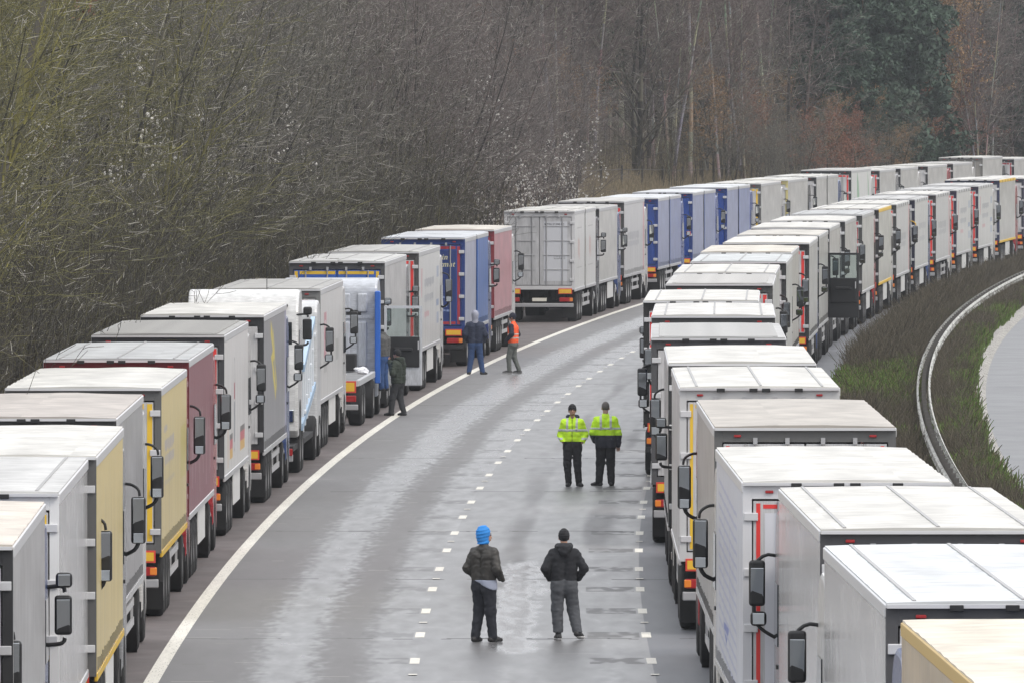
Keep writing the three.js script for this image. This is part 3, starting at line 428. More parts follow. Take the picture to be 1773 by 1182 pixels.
// ------------------------------------------------------------------ right row, in the lane by the reservation
const vLogo = P.vee;
const RIGHT = [
  { d: 101, kind: 'curtain', side: [0.6, 0.47, 0.3], roof: [0.8, 0.74, 0.64], rail: std(0.5, 0.34, 0.1, 0.5), label: 'tan curtain sided lorry with cream roof and ochre roof rail', mirror: 0, o: 8.2, h: 3.98 },
  { d: 118, L: 14.4, kind: 'box', side: [0.72, 0.72, 0.73], roof: [0.72, 0.76, 0.82], frame: [0.13, 0.13, 0.14], label: 'silver ribbed refrigerated lorry with pale blue white roof behind the tan lorry', mirror: 1, o: 8.2, gloss: 0.14, h: 4.0 },
  { d: 138, L: 14, kind: 'box', side: [0.72, 0.72, 0.73], roof: WHITE, frame: [0.13, 0.13, 0.14], label: 'silver ribbed refrigerated lorry with pure white roof and hooped mirror', mirror: 1, o: 8.35, gloss: 0.14, h: 3.97 },
  { d: 155, L: 14, kind: 'curtain', sideMat: P.blueVee, roof: WHITE, frame: [0.6, 0.6, 0.62], tape: M.tapeRed, label: 'lilac curtain sided lorry with white roof and a yellow camera warning sign on its rear', mirror: 0, o: 7.98, h: 3.95,
    doorPrint: s => s < 0 ? (P.lo ||= doorText('#cdced4', (x, w, h) => { x.fillStyle = '#c03540'; x.fillRect(150, 70, 40, 34); x.beginPath(); x.moveTo(196, 120); x.lineTo(156, 150); x.lineTo(196, 150); x.fill(); x.font = '64px sans-serif'; x.fillText('LO', 150, 220); x.fillStyle = '#3558b0'; x.font = 'bold 74px sans-serif'; x.fillText('W', 150, 500); x.fillStyle = '#d9d04a'; x.fillRect(112, 520, 100, 100); x.fillStyle = '#e06a7a'; x.fillRect(112, 512, 30, 12); x.fillStyle = '#2c2c26'; x.fillRect(126, 536, 56, 14); x.fillRect(150, 550, 10, 16); worn(x, 126, 580, 70, 12, '#2c2c26', 27); worn(x, 122, 598, 80, 12, '#2c2c26', 28); })) : null },
  { d: 178, L: 14.6, kind: 'curtain', side: [0.5, 0.49, 0.48], roof: [0.5, 0.47, 0.44], frame: [0.22, 0.22, 0.22], door: [0.62, 0.63, 0.66], tape: M.tapeRed, label: 'grey curtain sided lorry with taupe roof and red taped rear', mirror: 0, o: 8.12, h: 3.98 },
  { d: 202, kind: 'box', side: [0.66, 0.66, 0.67], roof: WHITE, frame: [0.5, 0.5, 0.5], tape: M.tapeYellow, label: 'white roofed lorry with yellow taped rear ahead of the taupe roofed one', mirror: 2, o: 7.95 },
  { d: 219, kind: 'curtain', side: [0.5, 0.5, 0.5], roof: WHITE, label: 'grey sided lorry with white roof between the yellow taped lorry and the ribbed roof', mirror: 0, o: 7.9 },
  { d: 240, kind: 'box', side: [0.55, 0.55, 0.56], roof: [0.5, 0.51, 0.53], rib: true, frame: [0.14, 0.14, 0.15], label: 'lorry with grey ribbed metal roof ahead of two white roofed ones', mirror: 1, o: 7.65 },
  { d: 262, kind: 'box', side: [0.6, 0.6, 0.6], roof: [0.7, 0.7, 0.7], frame: [0.12, 0.12, 0.12], label: 'lorry with streaky light grey roof ahead of the ribbed roof', mirror: 0, o: 7.6 },
  { d: 281, kind: 'box', side: [0.1, 0.1, 0.1], roof: WHITE, frame: [0.025, 0.025, 0.025], tape: M.tapeRed, door: [0.68, 0.68, 0.7], cab: [0.3, 0.02, 0.03], label: 'white roofed lorry with black frame and red taped doors, nearest to the dashed line', mirror: 2, o: 7.28, h: 3.92, bumper: M.chassis,
    doorPrint: s => s < 0 ? (P.wedge ||= doorText('#c9cace', (x, w, h) => { x.fillStyle = '#b3262e'; x.beginPath(); x.moveTo(20, h * 0.62); x.lineTo(w, h * 0.28); x.lineTo(w, h * 0.5); x.lineTo(20, h * 0.62); x.fill(); })) : null },
  { d: 302, kind: 'box', side: [0.7, 0.7, 0.7], roof: [0.55, 0.55, 0.56], rib: true, frame: [0.12, 0.12, 0.12], tape: M.tapeRed, label: 'red taped lorry with long grey streaks on its roof', mirror: 1, o: 7.55 },
  { d: 319, kind: 'box', side: WHITE, roof: WHITE, frame: [0.14, 0.13, 0.13], label: 'white roofed lorry between the streaked roof and the bluish roof', mirror: 0, o: 7.5 },
  { d: 338, kind: 'box', side: WHITE, roof: [0.6, 0.64, 0.68], label: 'lorry with bluish grey roof before the cream roofed ones', mirror: 1, o: 7.6 },
  { d: 356, kind: 'curtain', side: [0.6, 0.58, 0.55], roof: [0.7, 0.66, 0.6], label: 'curtain sided lorry with cream roof ahead of the bluish roof', mirror: 0, o: 7.5, tape: M.tapeRed },
  { d: 376, kind: 'curtain', side: [0.6, 0.6, 0.6], roof: [0.8, 0.79, 0.77], label: 'curtain sided lorry with off white roof and bright red rear tape', mirror: 1, o: 7.68, tape: M.tapeRed },
  { d: 394, kind: 'curtain', side: [0.55, 0.55, 0.54], roof: [0.62, 0.6, 0.57], label: 'curtain sided lorry with beige roof and its black cab door open', mirror: 1, o: 7.62, cab: DARK, doorOpen: true, L: 13 },
  { d: 413.5, kind: 'curtain', side: [0.62, 0.61, 0.6], roof: WHITE, frame: [0.05, 0.05, 0.06], door: [0.03, 0.05, 0.12], tape: M.tapeYellow, label: 'white lorry with dark blue rear and yellow tape beyond the open door', mirror: 1, o: 7.5 },
  { d: 433, kind: 'curtain', side: [0.62, 0.61, 0.6], roof: WHITE, label: 'white lorry tucked in ahead of the dark blue rear', mirror: 0, o: 7.5 },
  { d: 452.5, kind: 'box', side: [0.7, 0.7, 0.68], roof: [0.5, 0.52, 0.55], frame: [0.12, 0.12, 0.12], tape: M.tapeDarkRed, label: 'white lorry with grey roof and dark red taped rear at the bend', mirror: 1, o: 7.52, guard: 'white' },
  { d: 471, kind: 'box', side: [0.7, 0.7, 0.66], roof: WHITE, floorRail: M.tapeYellow, rail: M.tapeYellow, label: 'white lorry with thin yellow edge rails at the bend', mirror: 1, o: 7.52, guard: 'white' },
  { d: 489, kind: 'box', sideMat: P.greySmear, roof: WHITE, tape: M.tapeRed, frame: [0.1, 0.1, 0.1], label: 'white lorry with smeared grey print and red rear, ahead of the yellow railed lorry', mirror: 0, o: 7.55, guard: 'white', capMat: M.boardYellow },
  { d: 508, kind: 'box', sideMat: textSide('#d2d2d0', [], (x, w, h) => { worn(x, 0.3 * w, 0.34 * h, 0.5 * w, 0.1 * h, '#a4a6aa', 16); worn(x, 0.34 * w, 0.54 * h, 0.4 * w, 0.08 * h, '#adafb3', 17); }), roof: [0.55, 0.56, 0.58], frame: [0.02, 0.02, 0.06], label: 'white lorry with dark navy rear frame and grey print', mirror: 0, o: 7.55, guard: 'white' },
  { d: 529, kind: 'box', sideMat: P.greySmear, roof: WHITE, tape: M.tapeRed, frame: [0.1, 0.09, 0.09], label: 'lorry with a pinkish smear along its side and red rear tape', mirror: 0, o: 7.55 },
  ...[549, 569.5].map(d => ({ d, kind: 'box', sideMat: vLogo, roof: [0.55, 0.56, 0.58], tape: M.tapeRed, frame: [0.05, 0.04, 0.09], label: 'white refrigerated lorry with red V print in the lane by the reservation', group: 'V print lorries by the reservation', mirror: 0, o: 7.55, guard: 'white' })),
  { d: 590, L: 14.6, kind: 'box', side: WHITE, roof: WHITE, rail: M.tapeYellow, floorRail: M.tapeYellow, frame: [0.05, 0.06, 0.14], label: 'tall white lorry with broad yellow rails by the reservation', mirror: 0, o: 7.5, h: 4.05, guard: 'white' },
  { d: 612, kind: 'box', side: WHITE, roof: WHITE, frame: [0.06, 0.06, 0.1], label: 'white lorry leading the lane by the reservation', mirror: 0, o: 7.5 },
];
RIGHT.forEach((p, i) => lorry({ row: 'right', seed: i + 60, guard: 'rail', ...p, extra: p.doorOpen ? openDoor : p.extra }));
function openDoor(root, W, L) { // right-hand cab door swung wide open
  const g = doorLeaf(std(0.02, 0.02, 0.022, 0.35), M.chassis); g.position.set(1.24, 0, -L - 1.9); g.rotation.y = -0.12; root.add(g);
}
function doorLeaf(outer, inner) { // hinge at x = 0, leaf runs to x = +1.0; the inside faces the rear
  const g = new THREE.Group(); g.name = 'open_door';
  mesh('door_panel', rbox(1.0, 1.25, 0.07, 0.03), outer, g, [0.5, 1.72, 0]); mesh('door_trim', rbox(0.86, 0.8, 0.05, 0.03), M.black, g, [0.5, 1.98, 0.05]);
  mesh('armrest', rbox(0.5, 0.1, 0.1, 0.03), M.chassis, g, [0.5, 2.05, 0.1]);
  mesh('window_frame', merge([box(0.07, 0.86, 0.06, 0.035, 2.75, 0), box(0.07, 0.86, 0.06, 0.965, 2.75, 0), box(0.86, 0.07, 0.06, 0.5, 3.15, 0)]), outer, g);
  const pane = new THREE.MeshPhysicalMaterial({ transmission: 1, thickness: 0, roughness: 0.03, ior: 1.5 }); pane.color.setRGB(0.82, 0.88, 0.87);
  mesh('window_pane', box(0.86, 0.78, 0.006), pane, g, [0.5, 2.74, 0]);
  mesh('grab_handle', box(0.03, 0.22, 0.03), M.alu, g, [0.9, 2.15, 0.09]);
  return g;
}

// ------------------------------------------------------------------ vehicle transporter with a white tractor unit on its deck
{
  const root = new THREE.Group(); top(root, 'vehicle_transporter', 'low vehicle transporter with pale blue lattice side rails between two box lorries', 'lorry');
  place(root, { row: 'left', o: -0.42, d: 281.5 }, 2.55);
  const blue = std(0.36, 0.5, 0.66, 0.4), white = std(0.66, 0.7, 0.74, 0.4);
  mesh('deck', merge([box(2.4, 0.12, 15, 0, 0.62, -7.5), box(0.2, 0.3, 15, 0.6, 0.45, -7.5), box(0.2, 0.3, 15, -0.6, 0.45, -7.5)]), M.chassis, root);
  for (const s of [-1, 1]) {
    for (const [z0, y0, z1, y1] of [[-5.0, 2.3, -11.5, 3.25], [-4.0, 1.0, -12.0, 1.75]]) { const len = Math.hypot(z1 - z0, y1 - y0), g = box(0.1, 0.16, len); const m = mesh('side_rail', g, blue, root, [s * 1.22, (y0 + y1) / 2, (z0 + z1) / 2]); m.rotation.x = Math.atan2(y1 - y0, z0 - z1); }
    for (let k = 0; k < 6; k++) { const z = -5.2 - k * 1.2; mesh('side_post', rbox(0.1, 1.6, 0.12, 0.02), white, root, [s * 1.2, 1.65 + k * 0.12, z]); mesh('lattice_step', rbox(0.06, 0.1, 0.5, 0.02), white, root, [s * 1.25, 1.3 + k * 0.32, z - 0.4]); }
    for (const z of [3.2, 4.5]) wheel(root, s, -z); wheel(root, s, -12.6, M.rim, true); wheel(root, s, -15.2);
    mesh('tail_light', rbox(0.42, 0.16, 0.06, 0.02), M.tail, root, [s * 0.98, 0.55, 0.05]);
    mirror(root, s, 1, -15.4);
  }
  mesh('rear_bumper', rbox(2.4, 0.16, 0.1, 0.02), M.steel, root, [0, 0.42, 0]);
  const c = mesh('cab', cabShape, paintOf([0.7, 0.72, 0.75], 0.3), root, [0, 0, -13.6]); mesh('windscreen', screenGeo, M.glass, c, [0, 2.45, -2.11]);
  // carried tractor unit, facing back
  const t = new THREE.Group(); top(t, 'tractor_unit', 'white tractor unit facing backwards, carried on the vehicle transporter', 'lorry cab');
  t.position.copy(root.position); t.rotation.y = root.rotation.y + Math.PI;
  const inner = at(-0.42 - 1.275, 281.5 + 4.2); t.position.set(inner.x, 0.69, inner.z);
  const paint = paintOf([0.76, 0.77, 0.78], 0.22); const cc = mesh('cab', cabShape, paint, t, [0, -0.24, 0]);
  mesh('windscreen', screenGeo, M.glass, cc, [0, 2.45, -2.11]); mesh('grille', rbox(1.6, 0.6, 0.04, 0.01), M.black, cc, [0, 1.35, -2.34]); mesh('sun_visor', rbox(2.0, 0.06, 0.1, 0.02), M.black, cc, [0, 3.3, -1.95]);
  for (const s of [-1, 1]) { mesh('side_window', sideWindowGeo, M.glass, cc, [s > 0 ? 1.235 : -1.255, 0, 0]); mesh('headlight', rbox(0.46, 0.3, 0.08, 0.03), M.mirrorGlass, cc, [s * 0.92, 0.85, -2.32]); mirror(t, s, 2, -1.9); wheel(t, s, -1.2); }
  mesh('aerial', new THREE.CylinderGeometry(0.01, 0.01, 0.7, 6), M.black, cc, [-0.5, 3.9, -1.2]);
}
// ------------------------------------------------------------------ empty flatbed with open cab door
{
  const root = new THREE.Group(); top(root, 'flatbed_lorry', 'empty skeletal flatbed lorry with white cab, blue corner fairing and open door', 'lorry');
  const D = 321.5; place(root, { row: 'left', o: -0.46, d: D }, 2.55);
  const grey = std(0.45, 0.46, 0.48, 0.5), whiteM = paintOf([0.62, 0.66, 0.74], 0.3), blueM = std(0.02, 0.12, 0.5, 0.35);
  mesh('bed_frame', merge([box(0.16, 0.3, 10.6, 0.48, 1.0, -5.3), box(0.16, 0.3, 10.6, -0.48, 1.0, -5.3), ...[0.3, 2.4, 4.4, 6.4, 8.4, 10.2].map(z => box(2.4, 0.14, 0.22, 0, 1.1, -z))]), grey, root);
  for (const s of [-1, 1]) { mesh('bed_rail', rbox(0.1, 0.16, 9.4, 0.02), grey, root, [s * 1.17, 1.1, -5.4]); mesh('tail_light', rbox(0.4, 0.16, 0.06, 0.02), M.tail, root, [s * 0.95, 0.72, 0.04]); const b = mesh('marker_board', rbox(0.5, 0.3, 0.02, 0.005), M.boardRed, root, [s * 0.9, 1.02, 0.08]); mesh('board_face', box(0.42, 0.22, 0.006), M.boardYellow, b, [0, 0, 0.012]); for (const z of [1.6, 2.9, 8.6]) wheel(root, s, -z, M.rim, z > 8); wheel(root, s, -12.2); }
  mesh('bumper', rbox(2.4, 0.14, 0.1, 0.02), M.steel, root, [0, 0.5, 0]);
  mesh('cargo_box', rbox(1.1, 0.45, 0.8, 0.04), M.chassis, root, [0.2, 1.42, -9.6]); mesh('crumpled_sheet', (() => { const g = new THREE.IcosahedronGeometry(0.15, 2), q = g.attributes.position; for (let i = 0; i < q.count; i++) { const k = 1 + 0.7 * noise.noise(q.getX(i) * 6, q.getY(i) * 6, q.getZ(i) * 6); q.setXYZ(i, q.getX(i) * k * 1.3, q.getY(i) * k * 0.7, q.getZ(i) * k); } g.computeVertexNormals(); return g; })(), std(0.75, 0.76, 0.8, 0.6), root, [0.98, 1.27, -7.2]);
  const c = mesh('cab', cabShape, whiteM, root, [0, 0, -11.0]); c.scale.y = 0.98;
  mesh('back_panel', rbox(2.3, 0.1, 0.03, 0.01), whiteM, c, [0, 2.62, 0.07]); mesh('roof_vent', rbox(0.4, 0.14, 0.03, 0.01), M.black, c, [0.62, 2.74, 0.075]);
  for (const x of [-0.95, -0.5, -0.05, 0.4, 0.85]) { mesh('pressed_rib', rbox(0.24, 1.2, 0.1, 0.04), whiteM, c, [x, 1.9, 0.06]); mesh('pressed_rib', rbox(0.26, 0.5, 0.1, 0.04), whiteM, c, [x, 3.0, 0.06]); }
  mesh('corner_fairing', rbox(0.14, 2.4, 0.5, 0.03), blueM, root, [1.26, 2.05, -10.75]);
  mesh('windscreen', screenGeo, M.glass, c, [0, 2.45, -2.11]);
  mirror(root, -1, 0, -12.8); mirror(root, 1, 2, -12.9);
  const g = doorLeaf(paintOf([0.62, 0.65, 0.7], 0.35), M.chassis); g.position.set(1.36, -0.35, -12.5); root.add(g);
}
// ------------------------------------------------------------------ trees and shrubs
// a plant is grown as tapered three-sided limbs; thick limbs go to the trunk part, twigs to the crown part
function grow(seed, spec) {
  const R = rng(seed), segs = [];
  const V = (x, y, z) => new THREE.Vector3(x, y, z);
  function limb(p, dir, len, r, lev) {
    const S = spec.levels[lev], n = S.n; let d = dir.clone(), q = p.clone(); const step = len / n, pts = [];
    for (let i = 0; i < n; i++) {
      d.x += (R() - 0.5) * S.wob; d.z += (R() - 0.5) * S.wob; d.y += (R() - 0.5) * S.wob * 0.7 + S.up; d.normalize();
      const e = q.clone().addScaledVector(d, step), t0 = i / n, t1 = (i + 1) / n;
      segs.push([q, e, Math.max(spec.rmin, r * (1 - 0.8 * t0)), Math.max(spec.rmin * 0.7, r * (1 - 0.8 * t1)), lev]);
      pts.push([q, d.clone(), t1, r * (1 - 0.8 * t0)]); q = e;
    }
    if (lev + 1 < spec.levels.length) {
      const C = spec.levels[lev + 1]; const k = Math.round(C.count * (0.75 + 0.5 * R()));
      for (let i = 0; i < k; i++) {
        const t = C.from + (1 - C.from) * (i + R()) / k, [bp, bd, , br] = pts[Math.min(n - 1, Math.floor(t * n))];
        const az = R() * Math.PI * 2, a = C.angle * (0.7 + 0.6 * R());
        const side = V(Math.cos(az), 0, Math.sin(az)).addScaledVector(bd, -(Math.cos(az) * bd.x + Math.sin(az) * bd.z)).normalize();
        const nd = bd.clone().multiplyScalar(Math.cos(a)).addScaledVector(side, Math.sin(a)); nd.y += C.lift || 0; nd.normalize();
        limb(bp.clone().addScaledVector(bd, R() * step), nd, len * C.len * (0.7 + 0.6 * R()) * (C.taper ? 1 - C.taper * t : 1), Math.max(spec.rmin, br * C.r), lev + 1);
      }
    }
  }
  for (let s = 0; s < spec.stems; s++) {
    const az = R() * 6.28, sp = spec.spread * (0.3 + R()), h = spec.height * (0.75 + 0.4 * R());
    limb(V(Math.cos(az) * spec.foot * R(), -0.3, Math.sin(az) * spec.foot * R()), V(Math.cos(az) * sp, 1, Math.sin(az) * sp).normalize(), h, spec.radius * (0.7 + 0.5 * R()), 0);
  }
  return segs;
}
function limbGeometry(segs, tint, seed) {
  const n = segs.length, pos = new Float32Array(n * 18), nor = new Float32Array(n * 18), colr = new Float32Array(n * 18), idx = new Uint32Array(n * 18), R = rng(seed);
  const u = new THREE.Vector3(), v = new THREE.Vector3(), d = new THREE.Vector3(), ref = new THREE.Vector3();
  segs.forEach(([a, b, ra, rb, lev], i) => {
    d.subVectors(b, a).normalize(); ref.set(Math.abs(d.y) > 0.9 ? 1 : 0, Math.abs(d.y) > 0.9 ? 0 : 1, 0); u.crossVectors(d, ref).normalize(); v.crossVectors(d, u);
    const c = tint(lev, R, a);
    for (let k = 0; k < 3; k++) {
      const ca = Math.cos(k * 2.0944), sa = Math.sin(k * 2.0944), nx = u.x * ca + v.x * sa, ny = u.y * ca + v.y * sa, nz = u.z * ca + v.z * sa;
      for (let e = 0; e < 2; e++) { const o = (i * 6 + k * 2 + e) * 3, p = e ? b : a, r = e ? rb : ra; pos[o] = p.x + nx * r; pos[o + 1] = p.y + ny * r; pos[o + 2] = p.z + nz * r; nor[o] = nx; nor[o + 1] = ny; nor[o + 2] = nz; colr[o] = c[0]; colr[o + 1] = c[1]; colr[o + 2] = c[2]; }
      const A = i * 6 + k * 2, B = i * 6 + ((k + 1) % 3) * 2, w = i * 18 + k * 6; idx.set([A, B, A + 1, B, B + 1, A + 1], w);
    }
  });
  const g = new THREE.BufferGeometry(); g.setAttribute('position', new THREE.BufferAttribute(pos, 3)); g.setAttribute('normal', new THREE.BufferAttribute(nor, 3)); g.setAttribute('color', new THREE.BufferAttribute(colr, 3)); g.setIndex(new THREE.BufferAttribute(idx, 1)); return g;
}
// small folded leaves or tufts spread along given points
function leafGeometry(points, size, tint, seed, per = 1, spreadR = 0.2) {
  const R = rng(seed), n = points.length * per, pos = new Float32Array(n * 12), colr = new Float32Array(n * 12), idx = new Uint32Array(n * 6);
  let k = 0; const a = new THREE.Vector3(), b = new THREE.Vector3();
  for (const p of points) for (let j = 0; j < per; j++, k++) {
    a.set(R() - 0.5, R() - 0.5, R() - 0.5).normalize(); b.set(R() - 0.5, R() - 0.5, R() - 0.5).cross(a).normalize();
    const cx = p.x + (R() - 0.5) * 2 * spreadR, cy = p.y + (R() - 0.5) * 2 * spreadR, cz = p.z + (R() - 0.5) * 2 * spreadR, s = size * (0.6 + 0.8 * R()), c = tint(R, p);
    const corners = [[-1, 0], [0, -0.45], [1, 0], [0, 0.45]];
    for (let q = 0; q < 4; q++) { const [x, y] = corners[q], o = (k * 4 + q) * 3, lift = q % 2 ? 0.12 * s : 0; pos[o] = cx + s * (a.x * x + b.x * y); pos[o + 1] = cy + s * (a.y * x + b.y * y) + lift; pos[o + 2] = cz + s * (a.z * x + b.z * y); colr[o] = c[0]; colr[o + 1] = c[1]; colr[o + 2] = c[2]; }
    idx.set([k * 4, k * 4 + 1, k * 4 + 2, k * 4, k * 4 + 2, k * 4 + 3], k * 6);
  }
  const g = new THREE.BufferGeometry(); g.setAttribute('position', new THREE.BufferAttribute(pos, 3)); g.setAttribute('color', new THREE.BufferAttribute(colr, 3)); g.setIndex(new THREE.BufferAttribute(idx, 1)); g.computeVertexNormals(); return g;
}
const barkMat = new THREE.MeshStandardMaterial({ vertexColors: true, roughness: 0.9 });
const leafMat = new THREE.MeshStandardMaterial({ vertexColors: true, roughness: 0.8, side: THREE.DoubleSide });
function plantProto(segs, trunkLevels, tint, seed) {
  const g = new THREE.Group();
  const t = mesh('trunk', limbGeometry(segs.filter(s => s[4] < trunkLevels), tint, seed), barkMat, g);
  const c = mesh('crown', limbGeometry(segs.filter(s => s[4] >= trunkLevels), tint, seed + 1), barkMat, g);
  c.userData.kind = 'stuff'; t.userData.kind = 'stuff';
  return g;
}
const mixc = (a, b, t) => a.map((v, i) => v + (b[i] - v) * t);
const tintOf = (bark, twig, accent, share, pale = 0.07) => (lev, R) => { const x = R(); if (lev > 1 && x < pale) return mixc(twig, [0.46, 0.44, 0.39], 0.8); let c = mixc(bark, twig, clamp(lev / 3)); if (R() < share) c = mixc(c, accent, 0.5 + 0.5 * R()); const k = 0.7 + 0.6 * R(); return c.map(v => v * k); };
const shrubSpec = (o = {}) => ({ stems: 5, height: 8.5, spread: 0.22, foot: 0.9, radius: 0.07, rmin: 0.0055, levels: [
  { n: 9, wob: 0.22, up: 0.02 }, { n: 7, wob: 0.34, up: 0.03, count: 9, from: 0.26, angle: 0.8, len: 0.42, r: 0.5, taper: 0.4 },
  { n: 5, wob: 0.5, up: 0.02, count: 7, from: 0.15, angle: 0.8, len: 0.42, r: 0.5 }, { n: 3, wob: 0.6, up: 0.02, count: 5.5, from: 0.1, angle: 0.8, len: 0.42, r: 0.6 }], ...o });
const birchSpec = (o = {}) => ({ stems: 1, height: 15, spread: 0.06, foot: 0.1, radius: 0.13, rmin: 0.008, levels: [
  { n: 12, wob: 0.08, up: 0.03 }, { n: 7, wob: 0.25, up: 0.05, count: 26, from: 0.28, angle: 0.75, len: 0.24, r: 0.35, taper: 0.55, lift: 0.25 },
  { n: 4, wob: 0.4, up: 0.0, count: 8, from: 0.15, angle: 0.7, len: 0.42, r: 0.5 }, { n: 3, wob: 0.5, up: -0.06, count: 5, from: 0.1, angle: 0.7, len: 0.5, r: 0.7 }], ...o });
const KIND = {};
function kind(name, list) { KIND[name] = list; }
const GREENISH = tintOf([0.035, 0.032, 0.024], [0.105, 0.1, 0.052], [0.16, 0.148, 0.045], 0.45), BROWN = tintOf([0.036, 0.033, 0.029], [0.108, 0.1, 0.086], [0.15, 0.14, 0.1], 0.3), PINKISH = tintOf([0.045, 0.04, 0.036], [0.122, 0.105, 0.098], [0.14, 0.108, 0.098], 0.3, 0.06);
kind('lichen', [1, 2, 3].map(i => plantProto(grow(100 + i, shrubSpec({ height: 9.2 + i * 0.5 })), 1, GREENISH, i)));
kind('brown', [1, 2, 3].map(i => plantProto(grow(200 + i, shrubSpec({ height: 8.2 + i * 0.4 })), 1, BROWN, 10 + i)));
kind('pink', [1, 2].map(i => plantProto(grow(300 + i, shrubSpec({ height: 9.5, spread: 0.18 })), 1, PINKISH, 20 + i)));
kind('thicket', [1, 2].map(i => plantProto(grow(400 + i, { ...shrubSpec({ stems: 26, height: 4.2, spread: 0.12, foot: 2.2, radius: 0.022 }), levels: [{ n: 7, wob: 0.16, up: 0.03 }, { n: 5, wob: 0.4, up: 0.03, count: 7, from: 0.2, angle: 0.6, len: 0.32, r: 0.55 }, { n: 3, wob: 0.5, up: 0, count: 4, from: 0.1, angle: 0.8, len: 0.42, r: 0.7 }] }), 1, tintOf([0.04, 0.037, 0.03], [0.07, 0.063, 0.05], [0.11, 0.1, 0.045], 0.25, 0.03), 30 + i)));  // dark stems, tinted darker still to stand in for shade beneath the canopy
const birchTint = (lev, R, p) => { if (lev === 0) { const b = fbm(p.x * 3, p.y * 1.4, p.z, 2); return b > 0.22 ? [0.08, 0.075, 0.07] : [0.3, 0.275, 0.24].map(v => v * (0.75 + 0.4 * R())); } const k = 0.7 + 0.6 * R(); return (lev === 1 ? [0.2, 0.18, 0.155] : [0.135, 0.1, 0.095]).map(v => v * k); };
kind('birch', [1, 2, 3].map(i => plantProto(grow(500 + i, birchSpec({ stems: i === 3 ? 3 : 1, spread: i === 3 ? 0.16 : 0.06, radius: i === 3 ? 0.1 : 0.15 })), 1, birchTint, 40 + i)));
kind('wood', [1, 2, 3].map(i => plantProto(grow(600 + i, { ...birchSpec({ height: 14, radius: 0.16, stems: 2, spread: 0.12, foot: 0.5 }), levels: [{ n: 10, wob: 0.14, up: 0.03 }, { n: 7, wob: 0.3, up: 0.04, count: 20, from: 0.1, angle: 0.8, len: 0.34, r: 0.4, taper: 0.5 }, { n: 5, wob: 0.45, up: 0.02, count: 8, from: 0.1, angle: 0.75, len: 0.42, r: 0.5 }, { n: 3, wob: 0.5, up: 0, count: 5.5, from: 0.1, angle: 0.75, len: 0.5, r: 0.7 }], rmin: 0.009 }), 1, i === 2 ? PINKISH : BROWN, 50 + i)));
// pine: drooping limbs thick with needle tufts
kind('pine', [1, 2].map(i => {
  const segs = grow(700 + i, { stems: 1, height: 13.5, spread: 0.04, foot: 0.1, radius: 0.19, rmin: 0.012, levels: [{ n: 12, wob: 0.06, up: 0.03 }, { n: 6, wob: 0.25, up: 0.02, count: 46, from: 0.08, angle: 1.25, len: 0.27, r: 0.3, taper: 0.72, lift: 0.1 }, { n: 3, wob: 0.4, up: 0.03, count: 8, from: 0.2, angle: 0.8, len: 0.42, r: 0.5 }] });
  const g = plantProto(segs, 2, tintOf([0.1, 0.07, 0.05], [0.1, 0.08, 0.05], [0.1, 0.08, 0.05], 0), 60 + i);
  const pts = segs.filter(s => s[4] === 2).flatMap(s => [s[1], s[0].clone().lerp(s[1], 0.5)]);
  const n = mesh('needles', leafGeometry(pts, 0.17, (R) => { const k = 0.6 + 0.8 * R(); return [0.04 * k, 0.068 * k, 0.044 * k]; }, 61 + i, 14, 0.3), leafMat, g); n.userData.kind = 'stuff'; return g;
}));
// tree that kept its dead leaves
kind('russet', [1, 2].map(i => {
  const segs = grow(800 + i, { ...shrubSpec({ stems: 2, height: 9.5, radius: 0.11, spread: 0.15 }) });
  const g = plantProto(segs.filter(s => s[4] < 3), 1, BROWN, 70 + i);
  const pts = segs.filter(s => s[4] === 3).map(s => s[1]).filter((p, k) => k % 2 === 0);
  const l = mesh('dead_leaves', leafGeometry(pts, 0.075, (R) => { const k = 0.6 + 0.8 * R(); return i === 1 ? [0.2 * k, 0.088 * k, 0.055 * k] : [0.25 * k, 0.15 * k, 0.07 * k]; }, 71 + i, 4, 0.18), leafMat, g); l.userData.kind = 'stuff'; return g;
}));
// white fluffy seed heads of a climber, hung over some shrubs
const fluffMat = std(0.66, 0.64, 0.6, 1);
function fluffGeometry(seed, n, rx, ry, y0) {
  const R = rng(seed), list = [], ico = new THREE.IcosahedronGeometry(1, 1);
  for (let s = 0; s < n; s++) {
    let x = (R() - 0.5) * rx, y = y0 + R() * ry, z = (R() - 0.5) * rx; const m = 6 + Math.floor(R() * 22);
    for (let k = 0; k < m; k++) {
      x += (R() - 0.5) * 0.34; y -= R() * 0.24 - 0.05; z += (R() - 0.5) * 0.34; const r = 0.022 + R() * R() * 0.06, g = ico.clone(), q = g.attributes.position;
      for (let i = 0; i < q.count; i++) { const f = 0.7 + 0.7 * noise.noise(q.getX(i) * 2 + k, q.getY(i) * 2 + s, q.getZ(i) * 2 + 3); q.setXYZ(i, q.getX(i) * f * r + x, q.getY(i) * f * r + y, q.getZ(i) * f * r + z); } list.push(g);
    }
  }
  const g = merge(list); g.computeVertexNormals(); return g;
}
const fluffs = [1, 2, 3].map(i => fluffGeometry(900 + i, 20, 3.6, 6.0, 1.6));
const rubyLeaf = leafGeometry(Array.from({ length: 150 }, (_, i) => { const R = rng(i + 5000), c = rng(Math.floor(i / 30) + 77); return new THREE.Vector3((c() - 0.5) * 3 + (R() - 0.5) * 1.1, 3 + c() * 5 + (R() - 0.5) * 0.9, (c() - 0.5) * 3 + (R() - 0.5) * 1.1); }), 0.06, R => { const k = 0.6 + 0.8 * R(); return [0.13 * k, 0.03 * k, 0.025 * k]; }, 33, 2, 0.1);

